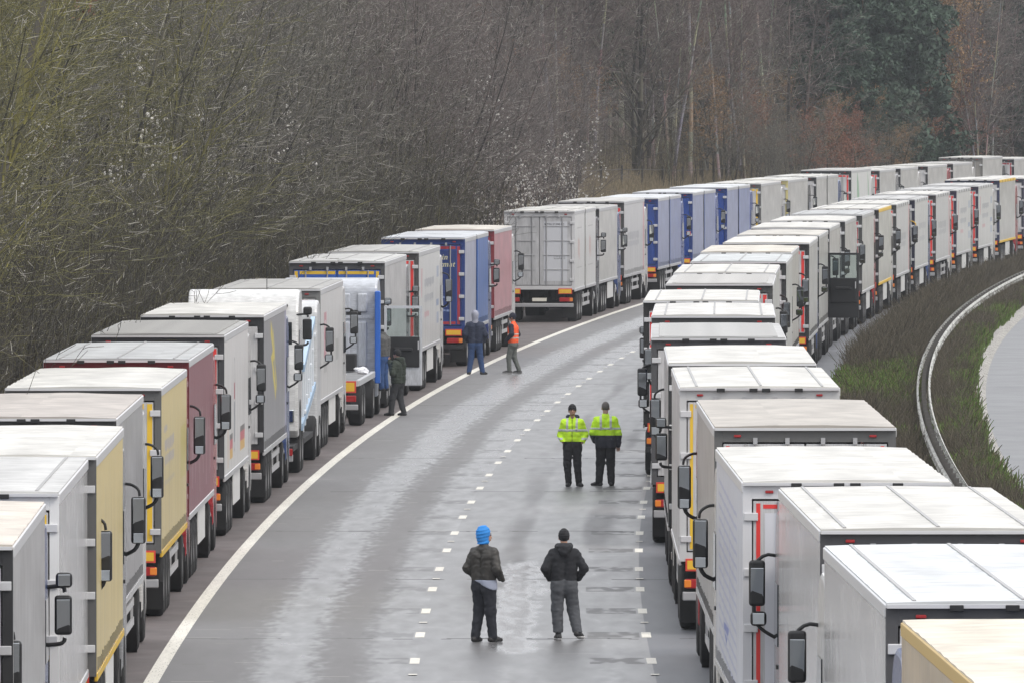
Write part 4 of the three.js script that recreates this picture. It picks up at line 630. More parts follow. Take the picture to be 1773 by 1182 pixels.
const RT = rng(4242);
function plant(kindName, o, d, scale, name, label, category, group, opt = {}) {
  const list = KIND[kindName], src = list[Math.floor(RT() * list.length)], g = src.clone();
  const p = at(o, d, bankHeight(o, d) - 0.05); g.position.copy(p); g.rotation.y = RT() * 6.283; const k = scale * (0.88 + 0.26 * RT()); g.scale.set(k * (0.9 + 0.2 * RT()), k, k * (0.9 + 0.2 * RT()));
  top(g, name, label, category, group);
  if (opt.fluff) { const f = mesh('seed_heads', fluffs[Math.floor(RT() * 3)], fluffMat, g); f.userData.kind = 'stuff'; f.rotation.y = RT() * 6; }
  if (opt.ruby) { const f = mesh('red_leaves', rubyLeaf, leafMat, g); f.userData.kind = 'stuff'; }
  return g;
}
// left bank: lichen-green nearest, then grey brown, then reddish brown
const LBL = {
  lichen: ['bare_tree', 'bare many stemmed tree with yellow green lichen on its twigs, on the bank', 'tree', 'lichen covered trees on the bank'],
  brown: ['bare_shrub', 'bare grey brown shrub on the bank behind the parked lorries', 'shrub', 'grey brown shrubs on the bank'],
  pink: ['bare_tree', 'bare tree with reddish brown twigs on the bank', 'tree', 'reddish twigged trees on the bank'],
  thicket: ['thicket_shrub', 'thicket of thin upright dark stems, darkened further for canopy shade, at the foot of the bank', 'shrub', 'upright thickets at the foot of the bank'],
};
for (let d = 196; d < 556; d += 3.4) {
  const far = (d - 196) / 380;
  for (let row = 0; row < 3; row++) {
    if (row === 2 && d > 520) continue;
    const dd = d + (RT() - 0.5) * 3 + row * 1.1, o = -6.6 - row * 4.2 - RT() * 3.2 - (row === 0 ? 0 : 0.5);
    if (base(dd) + o > 0.045 * dd + 1) continue;
    if (base(dd) + o < -0.0405 * dd - 4.5) continue; // well outside the picture
    const t = far + (RT() - 0.5) * 0.35, kn = t < 0.30 ? 'lichen' : t < 0.62 ? 'brown' : 'pink';
    const last = d > 500;
    const fl = (row === 0 && (((d > 320 && d < 400) && RT() < 0.85) || RT() < 0.06)) || (row < 2 && d > 486 && RT() < 0.95);
    plant(kn, o, dd, (last ? 0.86 : 1.12) + (row > 0 ? 0.1 : -0.05), ...(fl ? ['bare_shrub', 'bare shrub draped with white fluffy climber seed heads on the bank', 'shrub', 'shrubs draped with white seed heads'] : LBL[kn]), { fluff: fl, ruby: kn === 'lichen' && RT() < 0.12 });
  }
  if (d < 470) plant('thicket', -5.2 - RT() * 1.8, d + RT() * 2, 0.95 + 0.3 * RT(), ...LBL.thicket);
}
// lone leaning tree by the foot of the bank
{
  const R = rng(91), segs = [], pts = [[0, -0.3, 0], [0.15, 1.6, 0], [0.45, 3.4, 0.1], [0.8, 5.2, 0.1], [1.25, 7.0, 0.2], [1.6, 8.6, 0.2], [2.0, 10.2, 0.3], [2.5, 12, 0.3]].map(p => new THREE.Vector3(...p));
  for (let i = 0; i < pts.length - 1; i++) segs.push([pts[i], pts[i + 1], 0.125 - i * 0.011, 0.125 - (i + 1) * 0.011, 0]);
  const sub = []; for (let k = 0; k < 15; k++) { const i = 2 + Math.floor(R() * 5), s = grow(950 + k, { ...shrubSpec({ stems: 1, height: 3.2, spread: 0.9, radius: 0.03, foot: 0 }), levels: shrubSpec().levels.slice(1) }); const off = pts[i].clone().lerp(pts[i + 1], R()); for (const q of s) sub.push([q[0].clone().add(off), q[1].clone().add(off), q[2], q[3], q[4] + 1]); }
  const g = plantProto([...segs, ...sub], 1, tintOf([0.11, 0.1, 0.085], [0.17, 0.165, 0.07], [0.24, 0.22, 0.06], 0.5), 5);
  const o = -5.2, d = 232; g.position.copy(at(o, d, bankHeight(o, d))); g.position.x -= 0.15; top(g, 'bare_tree', 'leaning bare tree with a clear grey trunk rising in front of the lichen covered trees', 'tree');
}
// wood at the end of the view, beyond the open grass slope
const woodEdge = d => d < 780 ? -(21 - (clamp((d - 600) / 180)) * 14.5) : -6.5;
{
  let n = 0;
  for (let d = 560; d < 930; d += 7.5) for (let k = 0; k < 9; k++) {
    const o = woodEdge(d) - k * 5.2 - RT() * 4.4, dd = d + (RT() - 0.5) * 7, x = base(dd) + o; n++;
    if (x > 0.0405 * dd + 4 || x < -0.012 * dd - 12) continue;
    const px = 886.5 + FOCAL * x / dd, c = RT(); if (px > 1400 && px < 1680 && dd < 800) continue; // room for the pines and the russet trees
    const pineZone = (px > 1400 && px < 1580 && c < 0.5) || c < 0.03, russet = (px > 1560 && px < 1680 && c < 0.42);
    const front = k < 2;
    if (pineZone) plant('pine', o, dd, 1.15, 'pine_tree', 'dark green pine tree in the wood beyond the bend', 'tree', 'pines in the wood');
    else if (russet) plant('russet', o, dd, 1.0, 'russet_tree', 'tree that kept its rust brown leaves, in the wood beyond the bend', 'tree', 'rust brown trees in the wood');
    else if (front && px > 1080 && px < 1330 && c < 0.75) plant('birch', o, dd, 1.15, 'birch_tree', 'pale trunked bare birch at the edge of the wood', 'tree', 'birches at the edge of the wood');
    else if (c < 0.24) plant('birch', o, dd, 1.1, 'birch_tree', 'pale trunked bare birch at the edge of the wood', 'tree', 'birches at the edge of the wood');
    else plant('wood', o, dd, 1.12, 'bare_tree', 'tall bare brown tree in the wood beyond the bend', 'tree', 'bare trees in the wood');
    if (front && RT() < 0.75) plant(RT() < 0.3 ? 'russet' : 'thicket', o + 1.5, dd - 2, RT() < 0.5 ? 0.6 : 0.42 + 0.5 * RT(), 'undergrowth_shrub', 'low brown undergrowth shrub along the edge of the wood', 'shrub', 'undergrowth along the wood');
  }
}
// single trees that stand out at the edge of the wood
{
  const spot = (px, d) => (px - 886.5) / FOCAL * d - base(d);
  for (const [px, d, k] of [[1440, 792, 1.3], [1482, 776, 1.25], [1522, 800, 1.35], [1460, 812, 1.4], [1548, 786, 1.15], [1418, 806, 1.1], [1503, 770, 1.0], [1450, 778, 1.2], [1535, 776, 0.9], [1470, 765, 0.7], [1425, 784, 0.8], [1512, 790, 1.4]]) plant('pine', spot(px, d), d, k, 'pine_tree', 'dark green pine tree in the wood beyond the bend', 'tree', 'pines in the wood');
  for (const [px, d, k] of [[1600, 788, 1.25], [1632, 795, 1.2], [1580, 782, 0.9], [1655, 800, 0.9]]) plant('russet', spot(px, d), d, k, 'russet_tree', 'tree that kept its rust brown leaves, in the wood beyond the bend', 'tree', 'rust brown trees in the wood');
  for (const [px, d, k] of [[1160, 690, 1.1], [1192, 696, 1.1], [1246, 705, 1.0], [1028, 672, 1.1], [1012, 690, 1.1], [1290, 715, 0.95], [1700, 795, 1.0]]) plant('birch', spot(px, d), d, k, 'birch_tree', 'pale trunked bare birch at the edge of the wood', 'tree', 'birches at the edge of the wood');
}
for (let d = 690; d < 772; d += 5) for (const o of [-7 - RT() * 3, -11 - RT() * 4]) { const X = base(d) + o; if (886.5 + FOCAL * X / d > 1150) plant(RT() < 0.25 ? 'russet' : 'brown', o, d, 0.38 + 0.25 * RT(), 'undergrowth_shrub', 'low brown undergrowth shrub along the edge of the wood', 'shrub', 'undergrowth along the wood'); }
// straw tufts and a few fence posts on the open slope
function tuft(seed, n, h, spread, tint, w = 0.008) {
  const R = rng(seed), segs = []; for (let i = 0; i < n; i++) { const az = R() * 6.28, q = new THREE.Vector3(Math.cos(az) * spread * R(), 0, Math.sin(az) * spread * R()), l = h * (0.5 + 0.6 * R()), lean = 0.5 * R(); const m = q.clone().add(new THREE.Vector3(Math.cos(az) * lean * l * 0.3, l * 0.6, Math.sin(az) * lean * l * 0.3)), e = q.clone().add(new THREE.Vector3(Math.cos(az + R()) * lean * l, l, Math.sin(az + R()) * lean * l)); segs.push([q, m, w, w * 0.8, 1], [m, e, w * 0.8, w * 0.4, 2]); }
  return limbGeometry(segs, tint, seed + 1);
}
function scatter(name, geo, mat, spots, label, category) {
  const im = new THREE.InstancedMesh(geo, mat, spots.length), m4 = new THREE.Matrix4(), q = new THREE.Quaternion(), up = new THREE.Vector3(0, 1, 0);
  spots.forEach(([p, s, c], i) => { q.setFromAxisAngle(up, (i * 2.399) % 6.283); m4.compose(p, q, new THREE.Vector3(s, s * (0.8 + ((i * 7) % 10) / 22), s)); im.setMatrixAt(i, m4); if (c) im.setColorAt(i, new THREE.Color().setRGB(...c)); });
  im.castShadow = im.receiveShadow = true; im.userData.kind = 'stuff'; top(im, name, label, category); return im;
}
{
  const R = rng(606), spots = [];
  for (let i = 0; i < 9000; i++) { const d = 588 + R() * 180, o = -4.5 - R() * 15; spots.push([at(o, d, bankHeight(o, d)), 0.7 + 0.8 * R(), null]); }
  scatter('dry_grass', tuft(5, 14, 0.55, 0.3, (l, r) => { const k = 0.6 + 0.7 * r(); return [0.26 * k, 0.215 * k, 0.14 * k]; }), barkMat, spots, 'dry straw coloured grass on the open slope below the wood', 'grass');
  const fence = new THREE.Group(); top(fence, 'fence', 'dark post and rail fence crossing the straw grass slope', 'fence');
  let prev = null; for (let i = 0; i < 9; i++) { const d = 640 + i * 9, o = -14 + i * 0.2, p = at(o, d, bankHeight(o, d)); mesh('fence_post', rbox(0.12, 1.3, 0.12, 0.02), std(0.05, 0.045, 0.04, 0.9), fence, [p.x, p.y + 0.6, p.z]); if (prev) { const t = tubeThrough([[prev.x, prev.y + 1.05, prev.z], [(p.x + prev.x) / 2, (p.y + prev.y) / 2 + 1.02, (p.z + prev.z) / 2], [p.x, p.y + 1.05, p.z]], 0.02, 4, 5); mesh('fence_rail', t, std(0.06, 0.055, 0.05, 0.9), fence); } prev = p; }
}
// weeds of the central reservation
{
  const R = rng(707), brown = [], green = [], low = [];
  const gpatch = (o, d) => fbm(o * 0.55, d * 0.045, 3, 3) + 0.5 * Math.exp(-(((d - 345) / 30) ** 2)) * (o < 13.4 ? 1 : 0.2) + 0.22 * Math.exp(-(((o - 14.9) / 0.3) ** 2));
  for (let i = 0; i < 19000; i++) {
    const d = 230 + R() * 400, o = 11.5 + R() * 3.45; if (Math.abs(o - 13.8) < 0.3) continue; const g = gpatch(o, d), p = at(o, d, 0.1);
    if (g > 0.02 + 0.4 * R()) green.push([p, 0.7 + 0.7 * R(), null]); else brown.push([p, (o < 12.6 ? 1.1 : 0.8) * (0.6 + 0.7 * R()), null]);
  }
  scatter('dead_weeds', tuft(8, 22, 0.62, 0.28, (l, r) => { const k = 0.5 + 0.9 * r(); return r() < 0.12 ? [0.2 * k, 0.17 * k, 0.12 * k] : [0.08 * k, 0.068 * k, 0.046 * k]; }, 0.007), barkMat, brown, 'dead brown weeds filling the central reservation beside the crash barrier', 'weeds');
  scatter('green_weeds', tuft(9, 30, 0.34, 0.3, (l, r) => { const k = 0.5 + 0.9 * r(); return r() < 0.2 ? [0.13 * k, 0.11 * k, 0.06 * k] : [0.105 * k, 0.165 * k, 0.032 * k]; }, 0.014), barkMat, green, 'fresh green weeds in patches of the central reservation', 'weeds');
}

scene.fog = new THREE.FogExp2(0xc4c8cd, 0.0001);
// ------------------------------------------------------------------ people
function surfaceNets(f, mn, mx, cell) {
  const nx = Math.ceil((mx[0] - mn[0]) / cell) + 1, ny = Math.ceil((mx[1] - mn[1]) / cell) + 1, nz = Math.ceil((mx[2] - mn[2]) / cell) + 1;
  const v = new Float32Array(nx * ny * nz), at3 = (i, j, k) => (k * ny + j) * nx + i;
  const B = 5, reach = cell * (B - 1) * 0.5 * 1.7321 + cell * 0.5 + 0.025; // skip blocks that lie well clear of the surface
  for (let k0 = 0; k0 < nz; k0 += B) for (let j0 = 0; j0 < ny; j0 += B) for (let i0 = 0; i0 < nx; i0 += B) {
    const h = (B - 1) / 2, c = f(mn[0] + (i0 + h) * cell, mn[1] + (j0 + h) * cell, mn[2] + (k0 + h) * cell), clear = Math.abs(c) > reach * 1.15;
    for (let k = k0; k < Math.min(nz, k0 + B); k++) for (let j = j0; j < Math.min(ny, j0 + B); j++) for (let i = i0; i < Math.min(nx, i0 + B); i++) v[at3(i, j, k)] = clear ? c : f(mn[0] + i * cell, mn[1] + j * cell, mn[2] + k * cell);
  }
  const id = new Int32Array(v.length).fill(-1), pos = [], idx = [];
  const E = [[0, 1], [2, 3], [4, 5], [6, 7], [0, 2], [1, 3], [4, 6], [5, 7], [0, 4], [1, 5], [2, 6], [3, 7]];
  for (let k = 0; k < nz - 1; k++) for (let j = 0; j < ny - 1; j++) for (let i = 0; i < nx - 1; i++) {
    const c = []; let neg = 0; for (let q = 0; q < 8; q++) { const w = v[at3(i + (q & 1), j + ((q >> 1) & 1), k + (q >> 2))]; c.push(w); if (w < 0) neg++; }
    if (!neg || neg === 8) continue; let x = 0, y = 0, z = 0, n = 0;
    for (const [a, b] of E) if ((c[a] < 0) !== (c[b] < 0)) { const t = c[a] / (c[a] - c[b]); x += (a & 1) + t * ((b & 1) - (a & 1)); y += ((a >> 1) & 1) + t * (((b >> 1) & 1) - ((a >> 1) & 1)); z += (a >> 2) + t * ((b >> 2) - (a >> 2)); n++; }
    id[at3(i, j, k)] = pos.length / 3; pos.push(mn[0] + (i + x / n) * cell, mn[1] + (j + y / n) * cell, mn[2] + (k + z / n) * cell);
  }
  const quad = (a, b, c, d, flip) => { if (a < 0 || b < 0 || c < 0 || d < 0) return; if (flip) idx.push(a, c, b, a, d, c); else idx.push(a, b, c, a, c, d); };
  for (let k = 1; k < nz - 1; k++) for (let j = 1; j < ny - 1; j++) for (let i = 1; i < nx - 1; i++) {
    const s = v[at3(i, j, k)] < 0;
    if (s !== (v[at3(i + 1, j, k)] < 0)) quad(id[at3(i, j - 1, k - 1)], id[at3(i, j, k - 1)], id[at3(i, j, k)], id[at3(i, j - 1, k)], !s);
    if (s !== (v[at3(i, j + 1, k)] < 0)) quad(id[at3(i - 1, j, k - 1)], id[at3(i - 1, j, k)], id[at3(i, j, k)], id[at3(i, j, k - 1)], !s);
    if (s !== (v[at3(i, j, k + 1)] < 0)) quad(id[at3(i - 1, j - 1, k)], id[at3(i, j - 1, k)], id[at3(i, j, k)], id[at3(i - 1, j, k)], !s);
  }
  const g = new THREE.BufferGeometry(); g.setAttribute('position', new THREE.Float32BufferAttribute(pos, 3)); g.setIndex(idx); g.computeVertexNormals(); return g;
}
function cap(a, b, ra, rb) { // tapered capsule
  const dx = b[0] - a[0], dy = b[1] - a[1], dz = b[2] - a[2], l2 = dx * dx + dy * dy + dz * dz || 1e-9;
  return (x, y, z) => { const t = clamp(((x - a[0]) * dx + (y - a[1]) * dy + (z - a[2]) * dz) / l2); return Math.hypot(x - a[0] - t * dx, y - a[1] - t * dy, z - a[2] - t * dz) - (ra + (rb - ra) * t); };
}
function ell(c, r) { const m = Math.min(...r); return (x, y, z) => (Math.hypot((x - c[0]) / r[0], (y - c[1]) / r[1], (z - c[2]) / r[2]) - 1) * m; }
function uni(list, k) { return (x, y, z) => { let d = 9; for (const f of list) { const e = f(x, y, z); if (e > d + k) continue; if (d > e + k) { d = e; continue; } const h = clamp(0.5 + 0.5 * (d - e) / k); d = d + (e - d) * h - k * h * (1 - h); } return d; }; }
const lerp3 = (a, b, t) => a.map((v, i) => v + (b[i] - v) * t);
// local axes: forward = -z, right = +x; joints for a 1.78 m person
function person(spec) {
  const J = { hipL: [-0.095, 0.9, 0], hipR: [0.095, 0.9, 0], kneeL: [-0.11, 0.49, -0.02], kneeR: [0.11, 0.49, -0.02], ankL: [-0.12, 0.09, 0.02], ankR: [0.12, 0.09, 0.02], shL: [-0.18, 1.395, 0], shR: [0.18, 1.395, 0], elL: [-0.29, 1.15, 0.05], elR: [0.29, 1.15, 0.05], wrL: [-0.21, 0.96, -0.1], wrR: [0.21, 0.96, -0.1], head: [0, 1.655, -0.02], ...spec.pose };
  const b = spec.bulk || 0, root = new THREE.Group(); top(root, 'person', spec.label, 'person');
  const wrinkle = (x, y, z, s = 1) => 0.006 * s * noise.noise(x * 9, y * 17, z * 9 + (spec.seed || 0)) + 0.005 * s * noise.noise(x * 22, y * 26, z * 22);
  const hd = J.head, hy = spec.headYaw || 0, cH = Math.cos(hy), sH = Math.sin(hy);
  const H = (x, y, z) => [hd[0] + x * cH + z * sH, hd[1] + y, hd[2] - x * sH + z * cH];
  const toHead = f => (x, y, z) => { const px = x - hd[0], pz = z - hd[2]; return f(px * cH - pz * sH, y - hd[1], px * sH + pz * cH); };
  // body: one continuous figure
  const armL = [cap(J.shL, J.elL, 0.05, 0.04), cap(J.elL, J.wrL, 0.04, 0.027)], armR = [cap(J.shR, J.elR, 0.05, 0.04), cap(J.elR, J.wrR, 0.04, 0.027)];
  const core = uni([cap([-0.07, 0.95, 0], [-0.08, 1.32, 0], 0.09, 0.09), cap([0.07, 0.95, 0], [0.08, 1.32, 0], 0.09, 0.09), cap([0, 1.38, 0], [hd[0] * 0.7, 1.55, hd[2] * 0.7], 0.07, 0.055), cap(J.hipL, J.kneeL, 0.08, 0.055), cap(J.kneeL, J.ankL, 0.05, 0.035), cap(J.hipR, J.kneeR, 0.08, 0.055), cap(J.kneeR, J.ankR, 0.05, 0.035), cap(J.shL, J.shR, 0.05, 0.05), ...armL, ...armR], 0.03);
  const headF = toHead(uni([ell([0, 0.03, 0.01], [0.077, 0.1, 0.097]), ell([0, -0.045, -0.025], [0.06, 0.075, 0.07]), cap([0, 0.005, -0.088], [0, -0.03, -0.108], 0.012, 0.016), ell([-0.078, -0.01, 0.012], [0.012, 0.032, 0.02]), ell([0.078, -0.01, 0.012], [0.012, 0.032, 0.02]), cap([-0.02, -0.065, -0.09], [0.02, -0.065, -0.09], 0.01, 0.01), cap([0, -0.08, 0.03], [0, -0.17, 0.03], 0.055, 0.058)], 0.018));
  const hands = []; // palm, four fingers of unequal length and a thumb, slightly curled
  for (const [w0, e, s, tuck] of [[J.wrL, J.elL, -1, spec.pockets && spec.pockets !== 'right'], [J.wrR, J.elR, 1, spec.pockets && spec.pockets !== 'left']]) {
    const w = tuck ? [w0[0] * 0.5, w0[1] + 0.07, w0[2] * 0.35] : w0;
    const d = new THREE.Vector3(...w).sub(new THREE.Vector3(...e)).normalize(), sd = new THREE.Vector3(0, 0, 1).cross(d); if (sd.length() < 0.2) sd.set(1, 0, 0); sd.normalize(); const n = d.clone().cross(sd);
    const q = (a, c, m) => [w[0] + d.x * a + sd.x * c + n.x * m, w[1] + d.y * a + sd.y * c + n.y * m, w[2] + d.z * a + sd.z * c + n.z * m];
    const list = [cap(q(0.0, 0, 0), q(0.03, 0, 0), 0.026, 0.026), cap(q(0.035, -0.024, 0), q(0.085, -0.028, 0), 0.017, 0.014), cap(q(0.035, 0.024, 0), q(0.085, 0.026, 0), 0.017, 0.014), cap(q(0.035, 0, 0), q(0.09, 0, 0), 0.018, 0.015), cap(q(0.03, -s * 0.03, 0), q(0.075, -s * 0.06, 0.012), 0.012, 0.01), cap(q(0.075, -s * 0.06, 0.012), q(0.1, -s * 0.058, 0.025), 0.0095, 0.008)];
    [-0.032, -0.011, 0.011, 0.032].forEach((c, k) => { const L = [0.032, 0.038, 0.036, 0.028][k]; list.push(cap(q(0.088, c, 0), q(0.088 + L, c, 0.012), 0.0095, 0.009), cap(q(0.088 + L, c, 0.012), q(0.088 + L * 1.5, c, 0.04), 0.0088, 0.0075)); });
    hands.push([uni(list, 0.006), w]);
  }
  const skin = std(...(spec.skin || [0.42, 0.24, 0.17]), 0.55);
  const pieces = [surfaceNets(core, [-0.6, 0.03, -0.55], [0.6, 1.6, 0.5], 0.022), surfaceNets(headF, [hd[0] - 0.15, hd[1] - 0.2, hd[2] - 0.16], [hd[0] + 0.15, hd[1] + 0.16, hd[2] + 0.16], 0.006)];
  for (const [f, w] of hands) pieces.push(surfaceNets(f, w.map(v => v - 0.17), w.map(v => v + 0.17), 0.006));
  mesh('body', merge(pieces), skin, root);
  for (const s of [-1, 1]) { const p = H(s * 0.03, 0.012, -0.09); const e = new THREE.SphereGeometry(0.0105, 8, 6); mesh('eye', e, M.black, root, p); mesh('eyebrow', (() => { const g = rbox(0.03, 0.007, 0.012, 0.003); g.rotateY(hy); return g; })(), M.black, root, H(s * 0.031, 0.034, -0.09)); }
  // trousers
  const tr = spec.trouser || {}, tb = tr.bulk || 0;
  const tf0 = uni([cap([-0.075, 0.95, 0.01], [-0.09, 0.84, 0.015], 0.115, 0.118), cap([0.075, 0.95, 0.01], [0.09, 0.84, 0.015], 0.115, 0.118), cap(J.hipL, J.kneeL, 0.1 + tb, 0.074 + tb), cap(J.kneeL, J.ankL, 0.074 + tb, 0.058 + tb), cap(J.hipR, J.kneeR, 0.1 + tb, 0.074 + tb), cap(J.kneeR, J.ankR, 0.074 + tb, 0.058 + tb)], 0.035);
  const hem = tr.hem ?? 0.05;
  const lowAnk = Math.min(J.ankL[1], J.ankR[1]);
  mesh('trousers', surfaceNets((x, y, z) => Math.max(tf0(x, y, z) + wrinkle(x, y, z, 1.5), y - 1.03, lowAnk - 0.05 + (hem - 0.05) - y), [-0.5, -0.05, -0.6], [0.5, 1.08, 0.5], 0.014), std(...tr.color, tr.rough || 0.85), root);
  // shoes
  for (const [a, yaw] of [[J.ankL, spec.toeL || 0.15], [J.ankR, spec.toeR || -0.15]]) {
    const fx = -Math.sin(yaw), fz = -Math.cos(yaw), y0 = a[1] - 0.09, lift = a === J.ankR ? spec.heelR || 0 : spec.heelL || 0;
    const sole = uni([cap([a[0] - fx * 0.05, y0 + 0.045 + lift, a[2] - fz * 0.05], [a[0] + fx * 0.1, y0 + 0.04 + lift * 0.4, a[2] + fz * 0.1], 0.046, 0.046), cap([a[0] + fx * 0.1, y0 + 0.035 + lift * 0.4, a[2] + fz * 0.1], [a[0] + fx * 0.18, y0 + 0.032, a[2] + fz * 0.18], 0.046, 0.036), cap([a[0], y0 + 0.06 + lift, a[2]], [a[0], y0 + 0.12 + lift, a[2]], 0.048, 0.05)], 0.03);
    const lo = [a[0] - 0.3, y0 - 0.03, a[2] - 0.32], hi = [a[0] + 0.3, y0 + 0.22 + lift, a[2] + 0.3];
    mesh('shoe', surfaceNets((x, y, z) => Math.max(sole(x, y, z), y0 + 0.004 - y), lo, hi, 0.011), std(...(spec.shoe || [0.02, 0.02, 0.022]), 0.6), root);
    if (spec.sole) mesh('shoe_sole', surfaceNets((x, y, z) => Math.max(sole(x, y, z) - 0.006, y0 - y, y - y0 - 0.028 - lift * 0.5), lo, hi, 0.011), std(...spec.sole, 0.7), root);
  }
  // jacket
  const jk = spec.jacket, jb = b, jh = jk.hem ?? 0.92;
  const sleeves = [cap(J.shL, J.elL, 0.072 + jb * 0.6, 0.062 + jb * 0.6), cap(J.elL, lerp3(J.elL, J.wrL, jk.sleeve ?? 1.02), 0.062 + jb * 0.6, 0.047 + jb * 0.4), cap(J.shR, J.elR, 0.072 + jb * 0.6, 0.062 + jb * 0.6), cap(J.elR, lerp3(J.elR, J.wrR, jk.sleeve ?? 1.02), 0.062 + jb * 0.6, 0.047 + jb * 0.4)];
  const trunk = [cap([-0.085, jh + 0.04, 0.005], [-0.1, 1.34, 0.005], 0.108 + jb, 0.116 + jb), cap([0.085, jh + 0.04, 0.005], [0.1, 1.34, 0.005], 0.108 + jb, 0.116 + jb), cap([-0.03, 1.45, 0.02], J.shL, 0.07, 0.068 + jb * 0.5), cap([0.03, 1.45, 0.02], J.shR, 0.07, 0.068 + jb * 0.5), cap([0, 1.44, 0.01], [0, 1.51, 0.005], 0.085, 0.07)];
  const jf = uni([...trunk, ...(jk.vest ? [] : sleeves)], 0.022), ripple = (x, y, z) => (jk.quilt ? 0.006 * Math.abs(Math.sin(y * 42)) : 0);
  const lowest = Math.min(jh, J.elL[1] - 0.3, J.elR[1] - 0.3, J.wrL[1] - 0.1, J.wrR[1] - 0.1);
  const JF = (x, y, z) => { const body = jf(x, y, z) + wrinkle(x, y, z, 1.6) + ripple(x, y, z); return Math.max(body, (Math.abs(x) < 0.235 + jb && y < jh + 0.02 ? jh - y : -0.02), y - 1.555); };
  const lo = [-0.62, lowest - 0.06, -0.62], hi = [0.62, 1.6, 0.5];
  const jm = std(...jk.color, jk.rough || 0.75);
  mesh(jk.name || 'jacket', surfaceNets(JF, lo, hi, 0.0125), jm, root);
  if (jk.vest) { const sf = uni([...sleeves, cap(J.shL, J.shR, 0.08, 0.08)], 0.03); mesh('jumper', surfaceNets((x, y, z) => Math.max(sf(x, y, z) + wrinkle(x, y, z), y - 1.53), lo, hi, 0.0125), std(...jk.sleeveColor, 0.85), root); }
  for (const bd of jk.bands || []) mesh(bd.name || 'reflective_band', surfaceNets((x, y, z) => Math.max(JF(x, y, z) - 0.006, bd.f(x, y, z)), lo, hi, 0.011), std(...bd.color, 0.5), root);
  if (spec.shirt) mesh('shirt_hem', surfaceNets((x, y, z) => Math.max(tf0(x, y, z) - 0.012, y - (jh + 0.02), spec.shirt.y - 0.5 * x - y), [-0.3, 0.7, -0.3], [0.3, 1.05, 0.3], 0.012), std(...spec.shirt.color, 0.85), root);
  // headwear
  const hw = spec.hat;
  if (hw.kind === 'beanie') { const f = toHead((x, y, z) => Math.max(ell([0, 0.032, 0.012], [0.092, 0.118, 0.113])(x, y, z) + 0.002 * Math.sin(y * 160), (0.012 + 0.22 * z * -1) * 0 + (0.03 - 0.35 * z) * 1 - y - (hw.low || 0))); mesh(hw.name || 'beanie', surfaceNets(f, [hd[0] - 0.16, hd[1] - 0.2, hd[2] - 0.17], [hd[0] + 0.16, hd[1] + 0.19, hd[2] + 0.17], 0.008), std(...hw.color, 0.9), root); }
  if (hw.kind === 'hair') { const f = toHead((x, y, z) => Math.max(ell([0, 0.036, 0.016], [0.083, 0.1, 0.1])(x, y, z) + 0.003 * noise.noise(x * 60, y * 60, z * 60), 0.03 - 0.9 * z - y - 0.05)); mesh('hair', surfaceNets(f, [hd[0] - 0.16, hd[1] - 0.2, hd[2] - 0.17], [hd[0] + 0.16, hd[1] + 0.19, hd[2] + 0.17], 0.008), std(...hw.color, 0.9), root); }
  if (hw.kind === 'hood') { const f = toHead((x, y, z) => { const d = uni([ell([0, 0.035, 0.025], [0.106, 0.135, 0.125]), cap([0, -0.07, 0.04], [0, hw.short ? -0.1 : -0.2, 0.03], 0.085, 0.1)], 0.05)(x, y, z) + 0.004 * noise.noise(x * 14, y * 14, z * 14) + (hw.quilt ? 0.007 * Math.abs(Math.sin(y * 60 + z * 12)) : 0); return Math.max(d, -ell([0, -0.01, -0.09], [0.075, 0.1, 0.09])(x, y, z), (hw.short ? -0.13 : -0.2) - y); }); mesh('hood', surfaceNets(f, [hd[0] - 0.2, hd[1] - 0.28, hd[2] - 0.2], [hd[0] + 0.2, hd[1] + 0.22, hd[2] + 0.24], 0.0085), std(...hw.color, 0.8), root); }
  if (spec.hoodDown) { const f = uni([ell([0, 1.5, 0.1], [0.13, 0.075, 0.07]), ell([0, 1.44, 0.13], [0.1, 0.09, 0.05]), cap([-0.1, 1.52, 0.02], [0.1, 1.52, 0.02], 0.05, 0.05)], 0.05); mesh('hood', surfaceNets((x, y, z) => f(x, y, z) + wrinkle(x, y, z, 1.4), [-0.25, 1.28, -0.15], [0.25, 1.66, 0.28], 0.011), std(...spec.hoodDown, 0.85), root); }
  root.traverse(o => { if (o.isMesh && o.name === 'body') o.castShadow = true; });
  const s = spec.height / 1.78; root.scale.setScalar(s); root.position.set(spec.x, spec.y || 0, -spec.d); root.rotation.y = spec.yaw || 0; return root;
}
const LIME = [0.54, 0.86, 0.022], SILVER = [0.5, 0.52, 0.53], NAVY = [0.012, 0.014, 0.028];
const slab = (a, b) => (x, y, z) => Math.max(a - y, y - b);
const brace = (z0) => (x, y, z) => Math.max(Math.abs(Math.abs(x) - 0.105) - 0.026, 1.19 - y, z0 > 0 ? -z : z);
person({ x: -0.44, d: 199.4, height: 1.8, yaw: -0.6, headYaw: -0.55, seed: 1, pockets: true, label: 'man in bright blue padded hood and dark olive jacket standing on the wet lane', bulk: 0.012,
  pose: { elL: [-0.27, 1.15, 0.07], elR: [0.28, 1.14, 0.05], wrL: [-0.22, 0.98, -0.13], wrR: [0.24, 0.98, -0.13], kneeL: [-0.11, 0.49, -0.03], ankL: [-0.13, 0.09, 0.05], ankR: [0.13, 0.09, -0.05] },
  trouser: { color: [0.014, 0.016, 0.024], bulk: 0.014 }, jacket: { color: [0.034, 0.031, 0.027], hem: 0.95, rough: 0.6 }, shirt: { color: [0.3, 0.33, 0.42], y: 0.92 }, hat: { kind: 'hood', color: [0.02, 0.22, 0.62], quilt: true, short: true }, shoe: [0.018, 0.017, 0.018] });
